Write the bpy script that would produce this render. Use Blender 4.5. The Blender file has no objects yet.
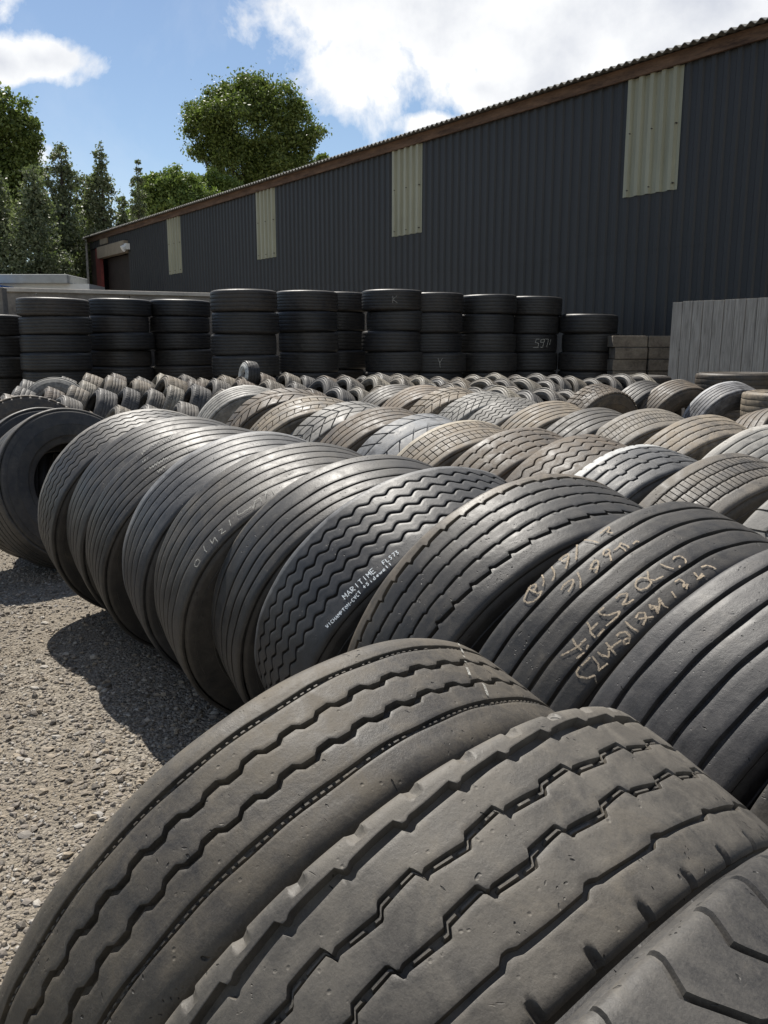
import bpy, math, random
import numpy as np
from mathutils import Vector, Matrix
random.seed(7); rng = np.random.default_rng(11)
C = bpy.context.scene.collection
PI = math.pi
R_ = math.radians

# ------------------------------------------------------------------ helpers
def mesh_obj(name, verts, faces, m, parent=None, sharp=None, smooth=True, loc=None):
    me = bpy.data.meshes.new(name)
    v = np.asarray(verts, dtype=np.float32)
    if isinstance(faces, np.ndarray):
        n, k = faces.shape
        me.vertices.add(len(v)); me.vertices.foreach_set('co', v.ravel())
        me.loops.add(n*k); me.loops.foreach_set('vertex_index', faces.astype(np.int32).ravel())
        me.polygons.add(n)
        me.polygons.foreach_set('loop_start', np.arange(n, dtype=np.int32)*k)
        me.update(calc_edges=True)
    else:
        me.from_pydata([tuple(p) for p in v.tolist()], [], faces)
    me.polygons.foreach_set('use_smooth', np.full(len(me.polygons), smooth, dtype=bool))
    if sharp is not None:
        me.set_sharp_from_angle(angle=R_(sharp))
    me.validate(); me.update()
    if m: me.materials.append(m)
    o = bpy.data.objects.new(name, me); C.objects.link(o)
    if parent: o.parent = parent
    if loc is not None: o.location = loc
    return o

def empty(name, loc=(0, 0, 0), rot=None):
    o = bpy.data.objects.new(name, None); C.objects.link(o)
    o.empty_display_size = 0.1
    if rot is not None:
        m = rot.to_4x4(); m.translation = Vector(loc); o.matrix_world = m
    else: o.location = loc
    return o

def tag(o, label, cat, group=None):
    o['label'] = label; o['category'] = cat
    if len(label.replace('-', ' ').split()) > 16: print('LONG', label)
    if group: o['group'] = group
    return o

def grid_faces(nr, nc, wrap=True):
    i = np.arange(nr if wrap else nr-1)[:, None]; j = np.arange(nc-1)[None]
    i2 = (i+1) % nr
    return np.stack([i*nc+j, i*nc+j+1, i2*nc+j+1, i2*nc+j], -1).reshape(-1, 4)

class MB:
    def __init__(s): s.v = []; s.f = []
    def box(s, a, b, M=None):
        x0, y0, z0 = a; x1, y1, z1 = b; k = len(s.v)
        P = [(x0,y0,z0),(x1,y0,z0),(x1,y1,z0),(x0,y1,z0),(x0,y0,z1),(x1,y0,z1),(x1,y1,z1),(x0,y1,z1)]
        if M is not None: P = [tuple(M @ Vector(p)) for p in P]
        s.v += P
        s.f += [tuple(k+q for q in f) for f in ((0,3,2,1),(4,5,6,7),(0,1,5,4),(1,2,6,5),(2,3,7,6),(3,0,4,7))]
    def tube(s, pts, rad, n=8):
        k0 = len(s.v); pts = [Vector(p) for p in pts]
        for i, p in enumerate(pts):
            d = (pts[min(i+1, len(pts)-1)]-pts[max(i-1, 0)]).normalized()
            a = d.orthogonal().normalized(); b = d.cross(a)
            r = rad[i] if hasattr(rad, '__len__') else rad
            for q in range(n):
                t = 2*PI*q/n; s.v.append(tuple(p+r*(math.cos(t)*a+math.sin(t)*b)))
        for i in range(len(pts)-1):
            for q in range(n):
                s.f.append((k0+i*n+q, k0+i*n+(q+1) % n, k0+(i+1)*n+(q+1) % n, k0+(i+1)*n+q))
        s.f.append(tuple(k0+q for q in range(n))[::-1]); s.f.append(tuple(k0+(len(pts)-1)*n+q for q in range(n)))
    def build(s, name, m, parent=None, bevel=0, smooth=False):
        o = mesh_obj(name, s.v, s.f, m, parent, smooth=smooth)
        if bevel:
            b = o.modifiers.new('bevel', 'BEVEL'); b.width = bevel; b.segments = 2; b.limit_method = 'ANGLE'
        return o

# ------------------------------------------------------------------ materials
def new_mat(name):
    m = bpy.data.materials.new(name); m.use_nodes = True
    nt = m.node_tree; nt.nodes.clear()
    out = nt.nodes.new('ShaderNodeOutputMaterial'); b = nt.nodes.new('ShaderNodeBsdfPrincipled')
    nt.links.new(b.outputs[0], out.inputs[0])
    return m, nt, b
def N(nt, t, **kw):
    n = nt.nodes.new(t)
    for k, v in kw.items():
        if k == 'op': n.operation = v
        elif hasattr(n, k) and not k.startswith('i_'): setattr(n, k, v)
        elif k.startswith('i_'):
            key = k[2:]; key = int(key) if key.isdigit() else key
            n.inputs[key].default_value = v
    return n
def math_(nt, op, a, b=None, clamp=False):
    n = nt.nodes.new('ShaderNodeMath'); n.operation = op; n.use_clamp = clamp
    for i, x in enumerate((a, b)):
        if x is None: continue
        if hasattr(x, 'links'): nt.links.new(x, n.inputs[i])
        else: n.inputs[i].default_value = x
    return n.outputs[0]
def mix(nt, f, a, b):
    n = nt.nodes.new('ShaderNodeMix'); n.data_type = 'RGBA'
    for s, x in ((n.inputs[0], f), (n.inputs[6], a), (n.inputs[7], b)):
        if hasattr(x, 'links'): nt.links.new(x, s)
        elif isinstance(x, (tuple, list)): s.default_value = (*x, 1) if len(x) == 3 else x
        else: s.default_value = x
    return n.outputs[2]
def noise(nt, vec, scale, detail=4, rough=.55, dist=0):
    n = nt.nodes.new('ShaderNodeTexNoise'); n.inputs['Scale'].default_value = scale
    n.inputs['Detail'].default_value = detail; n.inputs['Roughness'].default_value = rough; n.inputs['Distortion'].default_value = dist
    if vec is not None: nt.links.new(vec, n.inputs['Vector'])
    return n.outputs['Fac']
def ramp(nt, x, p0, p1):
    n = nt.nodes.new('ShaderNodeMapRange'); nt.links.new(x, n.inputs[0])
    n.inputs[1].default_value = p0; n.inputs[2].default_value = p1; n.clamp = True
    return n.outputs[0]
def bump(nt, b, h, strength, dist, prev=None):
    n = nt.nodes.new('ShaderNodeBump'); n.inputs['Strength'].default_value = strength; n.inputs['Distance'].default_value = dist
    nt.links.new(h, n.inputs['Height'])
    if prev is not None: nt.links.new(prev, n.inputs['Normal'])
    nt.links.new(n.outputs[0], b.inputs['Normal'])
    return n.outputs[0]
def obj_coord(nt, seed=True):
    tc = nt.nodes.new('ShaderNodeTexCoord'); v = tc.outputs['Object']
    if seed:
        oi = nt.nodes.new('ShaderNodeAttribute'); oi.attribute_type = 'OBJECT'; oi.attribute_name = 'seed'
        a = nt.nodes.new('ShaderNodeVectorMath'); a.operation = 'ADD'
        nt.links.new(v, a.inputs[0]); nt.links.new(oi.outputs['Vector'], a.inputs[1]); v = a.outputs[0]
    return v
def attr(nt, name):
    a = nt.nodes.new('ShaderNodeAttribute'); a.attribute_type = 'OBJECT'; a.attribute_name = name
    return a

def rubber(name, fine=True, groove=False):
    m, nt, b = new_mat(name)
    v = obj_coord(nt)
    big = noise(nt, v, 4.5, 5, .6); mid = noise(nt, v, 19, 6, .65, .6); fin = noise(nt, v, 120, 3, .6)
    d = attr(nt, 'dust').outputs['Fac']
    tint = attr(nt, 'tint').outputs['Color']
    x = math_(nt, 'ADD', math_(nt, 'MULTIPLY', ramp(nt, big, .36, .64), .60), math_(nt, 'MULTIPLY', ramp(nt, mid, .40, .62), .60))
    x = math_(nt, 'ADD', x, math_(nt, 'MULTIPLY', math_(nt, 'SUBTRACT', fin, .5), .5))
    fac = math_(nt, 'MULTIPLY', d, math_(nt, 'ADD', x, .22), True)
    black = mix(nt, ramp(nt, mid, .3, .7), (.011, .0115, .013), (.022, .022, .023))
    col = mix(nt, fac, black, tint)
    # outer left rib rubbed to another colour
    et = attr(nt, 'etint').outputs['Color']; ex = attr(nt, 'edge').outputs['Fac']; ea = attr(nt, 'eamt').outputs['Fac']
    tco = nt.nodes.new('ShaderNodeTexCoord'); sx = nt.nodes.new('ShaderNodeSeparateXYZ'); nt.links.new(tco.outputs['Object'], sx.inputs[0])
    em = math_(nt, 'SUBTRACT', ex, sx.outputs[0]); em = math_(nt, 'ADD', em, math_(nt, 'MULTIPLY', math_(nt, 'SUBTRACT', mid, .5), .012)); em = math_(nt, 'MULTIPLY', em, 160.0, True)
    em = math_(nt, 'MULTIPLY', math_(nt, 'MULTIPLY', em, ea), math_(nt, 'ADD', math_(nt, 'MULTIPLY', ramp(nt, mid, .3, .6), .6), .4), True)
    col = mix(nt, em, col, et)
    # pale scuffs where the road has rubbed the surface
    sc = ramp(nt, noise(nt, v, 30, 9, .78, 1.4), .57, .72)
    col = mix(nt, math_(nt, 'MULTIPLY', sc, math_(nt, 'ADD', math_(nt, 'MULTIPLY', d, .26), .03)), col, (.26, .235, .20))
    mud = math_(nt, 'MULTIPLY', ramp(nt, noise(nt, v, 9, 9, .72, .8), .56, .66), math_(nt, 'MULTIPLY', d, .42))
    col = mix(nt, mud, col, (.185, .155, .112))
    # fine scratches running round the tyre
    mps = nt.nodes.new('ShaderNodeMapping'); mps.inputs['Scale'].default_value = (90, 9, 9); nt.links.new(v, mps.inputs['Vector'])
    scr = ramp(nt, noise(nt, mps.outputs[0], 3, 6, .7), .60, .70)
    col = mix(nt, math_(nt, 'MULTIPLY', scr, math_(nt, 'MULTIPLY', d, .30)), col, (.22, .20, .17))
    # dark stains
    ds = ramp(nt, noise(nt, v, 12, 6, .7, .5), .60, .72)
    col = mix(nt, math_(nt, 'MULTIPLY', ds, .45), col, (.018, .018, .019))
    gr = ramp(nt, noise(nt, v, 420, 3, .7), .35, .65)
    col = mix(nt, math_(nt, 'MULTIPLY', gr, math_(nt, 'ADD', math_(nt, 'MULTIPLY', d, .17), .01)), col, (.25, .225, .19))
    lo = ramp(nt, noise(nt, v, 300, 4, .7), .60, .70)
    col = mix(nt, math_(nt, 'MULTIPLY', lo, .45), col, (.02, .02, .02))
    nt.links.new(col, b.inputs['Base Color'])
    r = math_(nt, 'ADD', math_(nt, 'MULTIPLY', fac, .25), math_(nt, 'ADD', math_(nt, 'MULTIPLY', mid, .22), .36))
    nt.links.new(r, b.inputs['Roughness'])
    b.inputs['Specular IOR Level'].default_value = .38
    h = math_(nt, 'ADD', math_(nt, 'MULTIPLY', fin, .35), math_(nt, 'MULTIPLY', noise(nt, v, 60, 8, .8), .8))
    n1 = bump(nt, b, h, .5, .0016)
    # cuts and pits in the worn tread
    vo = nt.nodes.new('ShaderNodeTexVoronoi'); vo.inputs['Scale'].default_value = 70; nt.links.new(v, vo.inputs['Vector'])
    pit = math_(nt, 'MULTIPLY', ramp(nt, vo.outputs['Distance'], .20, .02), ramp(nt, mid, .54, .60))
    n2 = bump(nt, b, math_(nt, 'MULTIPLY', pit, -1.0), .6, .002, n1)
    # short cuts across the ribs
    mp = nt.nodes.new('ShaderNodeMapping'); mp.inputs['Scale'].default_value = (34, 95, 95); mp.inputs['Rotation'].default_value = (.3, .2, .7)
    wv = nt.nodes.new('ShaderNodeVectorMath'); wv.operation = 'MULTIPLY_ADD'; nw = nt.nodes.new('ShaderNodeTexNoise'); nw.inputs['Scale'].default_value = 7; nt.links.new(v, nw.inputs['Vector'])
    nt.links.new(nw.outputs['Color'], wv.inputs[0]); wv.inputs[1].default_value = (.22, .22, .22); nt.links.new(v, wv.inputs[2]); nt.links.new(wv.outputs[0], mp.inputs['Vector'])
    cu = nt.nodes.new('ShaderNodeTexVoronoi'); cu.inputs['Scale'].default_value = 1.0; nt.links.new(mp.outputs[0], cu.inputs['Vector'])
    cut = math_(nt, 'MULTIPLY', ramp(nt, cu.outputs['Distance'], .17, .09), ramp(nt, noise(nt, v, 16, 3), .55, .60))
    cc2 = mix(nt, math_(nt, 'MULTIPLY', cut, .85), col, (.008, .008, .008))
    nt.links.new(cc2, b.inputs['Base Color'])
    bump(nt, b, math_(nt, 'MULTIPLY', cut, -1.0), .8, .004, n2)
    return m
M = {}
M['tread'] = rubber('worn tread rubber')
M['side'] = rubber('sidewall rubber')

def simple(name, col, rough=.7, var=.25, scale=8, bmp=.3, bdist=.01, metal=0, seed=False, col2=None, stretch=None):
    m, nt, b = new_mat(name)
    v = obj_coord(nt, seed)
    if stretch:
        mp = nt.nodes.new('ShaderNodeMapping'); mp.inputs['Scale'].default_value = stretch
        nt.links.new(v, mp.inputs['Vector']); v = mp.outputs[0]
    n1 = noise(nt, v, scale, 6, .65); n2 = noise(nt, v, scale*7, 4, .6)
    f = ramp(nt, math_(nt, 'ADD', math_(nt, 'MULTIPLY', n1, .65), math_(nt, 'MULTIPLY', n2, .35)), .35, .65)
    lo = tuple(c*(1-var) for c in col); hi = col2 or tuple(min(1, c*(1+var)) for c in col)
    nt.links.new(mix(nt, f, lo, hi), b.inputs['Base Color'])
    b.inputs['Roughness'].default_value = rough; b.inputs['Metallic'].default_value = metal
    bump(nt, b, n2, bmp, bdist)
    return m

def ground_mat():
    m, nt, b = new_mat('crushed stone yard')
    tc = nt.nodes.new('ShaderNodeTexCoord'); v = tc.outputs['Object']
    vo = nt.nodes.new('ShaderNodeTexVoronoi'); vo.inputs['Scale'].default_value = 75; nt.links.new(v, vo.inputs['Vector'])
    vo2 = nt.nodes.new('ShaderNodeTexVoronoi'); vo2.inputs['Scale'].default_value = 150; nt.links.new(v, vo2.inputs['Vector'])
    sep = nt.nodes.new('ShaderNodeSeparateColor'); nt.links.new(vo.outputs['Color'], sep.inputs[0])
    c = mix(nt, sep.outputs[0], (.12, .105, .085), (.33, .295, .245))
    dirt = noise(nt, v, 1.4, 6, .6)
    c = mix(nt, ramp(nt, dirt, .45, .62), c, (.215, .185, .145))
    nt.links.new(c, b.inputs['Base Color']); b.inputs['Roughness'].default_value = .95
    b.inputs['Specular IOR Level'].default_value = .2
    h = math_(nt, 'ADD', math_(nt, 'MULTIPLY', vo.outputs['Distance'], -1), math_(nt, 'MULTIPLY', vo2.outputs['Distance'], -.5))
    n1 = bump(nt, b, h, 1.0, .012)
    bump(nt, b, noise(nt, v, 5, 5), .4, .06, n1)
    return m
M['ground'] = ground_mat()
def stone_mat():
    m, nt, b = new_mat('gravel stone')
    g = nt.nodes.new('ShaderNodeNewGeometry'); r = g.outputs['Random Per Island']
    cr = nt.nodes.new('ShaderNodeValToRGB'); nt.links.new(r, cr.inputs[0])
    e = cr.color_ramp.elements; e[0].position = 0; e[0].color = (.055, .05, .045, 1); e[1].position = 1; e[1].color = (.42, .39, .34, 1)
    for p, c in ((.2, (.17, .15, .125, 1)), (.45, (.235, .205, .175, 1)), (.7, (.31, .255, .185, 1)), (.9, (.36, .34, .31, 1))):
        q = e.new(p); q.color = c
    v = obj_coord(nt, False); n2 = noise(nt, v, 260, 3)
    nt.links.new(mix(nt, math_(nt, 'MULTIPLY', n2, .45), cr.outputs[0], (.17, .14, .105)), b.inputs['Base Color'])
    b.inputs['Roughness'].default_value = .85; bump(nt, b, n2, .4, .002)
    return m
M['stone'] = stone_mat()
def chalk(name, col, lo, hi):
    m = simple(name, col, .95, .3, 130, .2, .001); nt = m.node_tree
    b = [n for n in nt.nodes if n.type == 'BSDF_PRINCIPLED'][0]
    v = obj_coord(nt, False)
    nt.links.new(ramp(nt, noise(nt, v, 330, 4, .7), lo, hi), b.inputs['Alpha'])
    return m
M['chalk'] = chalk('tan chalk', (.42, .34, .245), .30, .56)
M['paint'] = chalk('white paint marker', (.62, .66, .68), .30, .45)
M['chalkgrey'] = chalk('grey chalk', (.40, .39, .35), .34, .62)
def cladding(name, col, streak, rough, dirt):
    m, nt, b = new_mat(name)
    v = obj_coord(nt, False)
    mp = nt.nodes.new('ShaderNodeMapping'); mp.inputs['Scale'].default_value = (2.2, 2.2, .12); nt.links.new(v, mp.inputs['Vector'])
    n1 = noise(nt, mp.outputs[0], 3, 7, .7); n2 = noise(nt, v, .5, 5, .6); n3 = noise(nt, v, 22, 5, .7)
    c = mix(nt, ramp(nt, n1, .42, .72), col, streak)
    c = mix(nt, math_(nt, 'MULTIPLY', ramp(nt, n2, .5, .75), .5), c, tuple(x*1.35 for x in col))
    c = mix(nt, math_(nt, 'MULTIPLY', ramp(nt, n3, .64, .74), dirt), c, (.17, .15, .12))
    sx = nt.nodes.new('ShaderNodeSeparateXYZ'); nt.links.new(v, sx.inputs[0])
    fl = math_(nt, 'FLOOR', math_(nt, 'DIVIDE', sx.outputs[0], 1.0)); fz = math_(nt, 'FLOOR', math_(nt, 'DIVIDE', sx.outputs[2], 3.27))
    wn = nt.nodes.new('ShaderNodeTexWhiteNoise'); wn.noise_dimensions = '2D'; cb = nt.nodes.new('ShaderNodeCombineXYZ'); nt.links.new(fl, cb.inputs[0]); nt.links.new(fz, cb.inputs[1]); nt.links.new(cb.outputs[0], wn.inputs['Vector'])
    c = mix(nt, math_(nt, 'MULTIPLY', wn.outputs['Value'], .45), c, tuple(x*1.5+.002 for x in col))
    low = ramp(nt, math_(nt, 'ADD', sx.outputs[2], math_(nt, 'MULTIPLY', n1, 1.5)), 3.4, 1.2)
    c = mix(nt, math_(nt, 'MULTIPLY', low, .35), c, (.055, .048, .040))
    nt.links.new(c, b.inputs['Base Color'])
    nt.links.new(math_(nt, 'ADD', math_(nt, 'MULTIPLY', n1, .3), rough-.15), b.inputs['Roughness'])
    bump(nt, b, n3, .15, .01)
    return m
M['clad'] = cladding('anthracite sheet cladding', (.0170, .0175, .0190), (.027, .0275, .028), .55, .12)
M['trans'] = cladding('old translucent sheet', (.29, .285, .205), (.20, .20, .14), .5, .35)
M['roof'] = simple('fibre cement roof', (.16, .155, .14), .9, .5, 3, .4, .01, col2=(.28, .27, .24))
M['fascia'] = simple('rusty timber fascia', (.085, .045, .03), .85, .45, 3, .3, .01, col2=(.20, .12, .075), stretch=(.5, .5, 3))
M['redsteel'] = simple('red oxide steel', (.17, .035, .03), .6, .3, 4)
M['shutter'] = simple('beige shutter box', (.30, .245, .18), .6, .2, 3)
M['doordark'] = simple('dark brown door', (.035, .024, .02), .6, .4, 2)
M['lampw'] = simple('white lamp housing', (.75, .75, .73), .4, .05, 8)
M['greypipe'] = simple('grey pipe', (.32, .31, .30), .5, .15, 8)
M['concrete'] = simple('stained concrete', (.20, .17, .14), .9, .4, 2.2, .5, .015, col2=(.32, .285, .24))
M['coping'] = simple('pale coping', (.50, .45, .38), .9, .2, 3)
M['block'] = simple('brown concrete block', (.13, .105, .08), .95, .35, 4, .6, .02, col2=(.23, .195, .15))
M['cabin'] = simple('white cabin wall', (.62, .62, .60), .6, .1, 1)
M['cabinroof'] = simple('grey cabin roof', (.34, .35, .34), .7, .15, 1)
M['blue'] = simple('blue sheet', (.04, .13, .34), .6, .2, 2)
def wood_mat():
    m, nt, b = new_mat('weathered grey boards')
    v = obj_coord(nt, False)
    mp = nt.nodes.new('ShaderNodeMapping'); mp.inputs['Scale'].default_value = (9, 9, .5); nt.links.new(v, mp.inputs['Vector'])
    n1 = noise(nt, mp.outputs[0], 4, 8, .7, .4); n2 = noise(nt, v, 9, 6, .7)
    c = mix(nt, ramp(nt, n1, .3, .7), (.16, .145, .125), (.44, .41, .365))
    c = mix(nt, ramp(nt, n2, .66, .71), c, (.04, .035, .03))
    nt.links.new(c, b.inputs['Base Color']); b.inputs['Roughness'].default_value = .85
    bump(nt, b, n1, .5, .01)
    return m
M['wood'] = wood_mat()
def leaf_mat(name, c0, c1):
    m, nt, b = new_mat(name)
    g = nt.nodes.new('ShaderNodeNewGeometry')
    c = mix(nt, g.outputs['Random Per Island'], c0, c1)
    nt.links.new(c, b.inputs['Base Color']); b.inputs['Roughness'].default_value = .55
    tr = nt.nodes.new('ShaderNodeBsdfTranslucent')
    nt.links.new(mix(nt, .5, c, (.14, .22, .03)), tr.inputs['Color'])
    ms = nt.nodes.new('ShaderNodeMixShader'); ms.inputs[0].default_value = .32
    out = [n for n in nt.nodes if n.type == 'OUTPUT_MATERIAL'][0]
    nt.links.new(b.outputs[0], ms.inputs[1]); nt.links.new(tr.outputs[0], ms.inputs[2]); nt.links.new(ms.outputs[0], out.inputs[0])
    return m
M['oakleaf'] = leaf_mat('oak leaves', (.055, .085, .016), (.20, .24, .055))
M['darkleaf'] = leaf_mat('dark conifer leaves', (.065, .085, .042), (.26, .275, .15))
M['brightleaf'] = leaf_mat('bright leaves', (.09, .14, .03), (.24, .30, .07))
M['bark'] = simple('bark', (.07, .055, .042), .95, .4, 6, .6, .03)

# ------------------------------------------------------------------ world, sun, camera
SUN_AZ = (-0.37, 0.93); SUN_EL = R_(56)
sc = bpy.context.scene
w = bpy.data.worlds.new('World'); sc.world = w; w.use_nodes = True
nt = w.node_tree; nt.nodes.clear()
out = nt.nodes.new('ShaderNodeOutputWorld'); bg = nt.nodes.new('ShaderNodeBackground')
sky = nt.nodes.new('ShaderNodeTexSky'); sky.sky_type = 'NISHITA'; sky.sun_disc = False
sky.sun_elevation = SUN_EL; sky.sun_rotation = math.atan2(SUN_AZ[0], SUN_AZ[1]); sky.altitude = 50
sky.air_density = 1.0; sky.dust_density = 0.25; sky.ozone_density = 1.6
SKY_STR = .074
tc = nt.nodes.new('ShaderNodeTexCoord'); dvec = tc.outputs['Generated']
def pix(x, y):
    v = 512-y; d = Vector((x-384, 844.5+.189*v, .982*v-162.6)); return d.normalized()
dens = None
BLOBS = [(430, 15, 150, .6), (560, 40, 150, .6), (700, 0, 190, .6), (335, -20, 95, .8), (380, 60, 75, .6), (480, 90, 50, .5), (428, 126, 34, .5), (44, 60, 50, .42), (0, 62, 40, .45),(15, 150, 40, .5), (900, -150, 400, .8), (300, -420, 260, .7), (-400, -200, 240, .6), (560, 130, 60, .5), (650, 60, 120, .6)]
nz = noise(nt, dvec, 7.0, 9, .6, .25); nz2 = noise(nt, dvec, 26, 6, .6)
for (x, y, r, fl) in BLOBS:
    c = pix(x, y)
    sb = nt.nodes.new('ShaderNodeVectorMath'); sb.operation = 'SUBTRACT'; nt.links.new(dvec, sb.inputs[0]); sb.inputs[1].default_value = c
    ml = nt.nodes.new('ShaderNodeVectorMath'); ml.operation = 'MULTIPLY'; nt.links.new(sb.outputs[0], ml.inputs[0]); ml.inputs[1].default_value = (1, 1, 1/fl if fl else 1)
    ln = nt.nodes.new('ShaderNodeVectorMath'); ln.operation = 'LENGTH'; nt.links.new(ml.outputs[0], ln.inputs[0])
    mk = math_(nt, 'SUBTRACT', 1.0, math_(nt, 'DIVIDE', ln.outputs['Value'], r/870*1.25))
    dens = mk if dens is None else math_(nt, 'MAXIMUM', dens, mk)
for c, r in ((Vector((.1, -.8, .5)), .55),):  # unseen cloud added behind the camera as neutral fill for the facade
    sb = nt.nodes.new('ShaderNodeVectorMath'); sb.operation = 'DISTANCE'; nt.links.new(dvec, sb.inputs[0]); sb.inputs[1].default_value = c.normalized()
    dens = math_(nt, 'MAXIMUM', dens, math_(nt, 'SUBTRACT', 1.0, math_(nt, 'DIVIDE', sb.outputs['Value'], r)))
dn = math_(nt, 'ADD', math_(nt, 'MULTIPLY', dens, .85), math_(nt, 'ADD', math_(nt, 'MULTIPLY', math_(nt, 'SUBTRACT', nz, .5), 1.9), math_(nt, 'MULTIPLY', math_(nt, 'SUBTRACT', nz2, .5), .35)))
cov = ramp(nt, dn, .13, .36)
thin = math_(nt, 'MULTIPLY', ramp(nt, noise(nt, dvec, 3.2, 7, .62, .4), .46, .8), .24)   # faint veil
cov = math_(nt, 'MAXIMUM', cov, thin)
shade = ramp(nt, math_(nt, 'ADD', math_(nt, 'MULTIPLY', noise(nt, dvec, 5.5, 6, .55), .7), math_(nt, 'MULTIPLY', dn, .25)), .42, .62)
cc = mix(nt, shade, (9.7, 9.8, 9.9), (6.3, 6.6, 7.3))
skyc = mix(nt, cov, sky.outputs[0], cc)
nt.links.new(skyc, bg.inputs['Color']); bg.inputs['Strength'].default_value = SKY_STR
nt.links.new(bg.outputs[0], out.inputs[0])

sd = bpy.data.lights.new('sun', 'SUN'); sd.energy = 5.0; sd.angle = R_(.53); sd.color = (1, .95, .87)
so = bpy.data.objects.new('sun', sd); C.objects.link(so)
sv = Vector((SUN_AZ[0]*math.cos(SUN_EL), SUN_AZ[1]*math.cos(SUN_EL), math.sin(SUN_EL)))
so.rotation_euler = sv.to_track_quat('Z', 'Y').to_euler(); so.location = (0, 0, 30)

cam = bpy.data.cameras.new('camera'); co = bpy.data.objects.new('camera', cam); C.objects.link(co)
co.location = (0, 0, 1.47); co.rotation_euler = (R_(90-10.9), 0, 0)
cam.sensor_fit = 'VERTICAL'; cam.sensor_height = 24; cam.lens = 860/1024*24; cam.clip_start = .05; cam.clip_end = 1500
sc.camera = co
sc.view_settings.view_transform = 'Standard'; sc.view_settings.look = 'None'; sc.view_settings.gamma = 1
sc.view_settings.exposure = 0.54
sc.cycles.max_bounces = 6; sc.cycles.use_denoising = True

# ------------------------------------------------------------------ tyres
def crown(spec, s):
    h = np.where(s < 0, spec['wl'], spec['wr'])
    t = np.clip(np.abs(s)/h, 0, 1.2)
    return .005*t**2
def shoulder_drop(spec, s):
    h = np.where(s < 0, spec['wl'], spec['wr'])
    rz = spec.get('rz', .016); q = np.clip((np.abs(s)-(h-rz))/rz, 0, 1)
    return spec.get('round', .011)*(1-np.sqrt(np.maximum(0, 1-q**2*.98)))
def path(g, t):
    if not g.get('p'): return 0*t
    f = (t*g['n']/(2*PI)+g.get('ph', 0)) % 1.0
    P = g['p']; return np.interp(f, [a for a, b in P], [b for a, b in P])
ZIG = lambda a: [(0, -a), (.12, -a*.9), (.42, a), (.55, a*.9), (.92, -a), (1, -a)]
STEP = lambda a: [(0, -a), (.78, -a*.2), (.86, a), (.93, a), (1, -a)]
TRAP = lambda a: [(0, -a), (.35, -a*.8), (.5, a), (.85, a*.8), (1, -a)]

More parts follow.
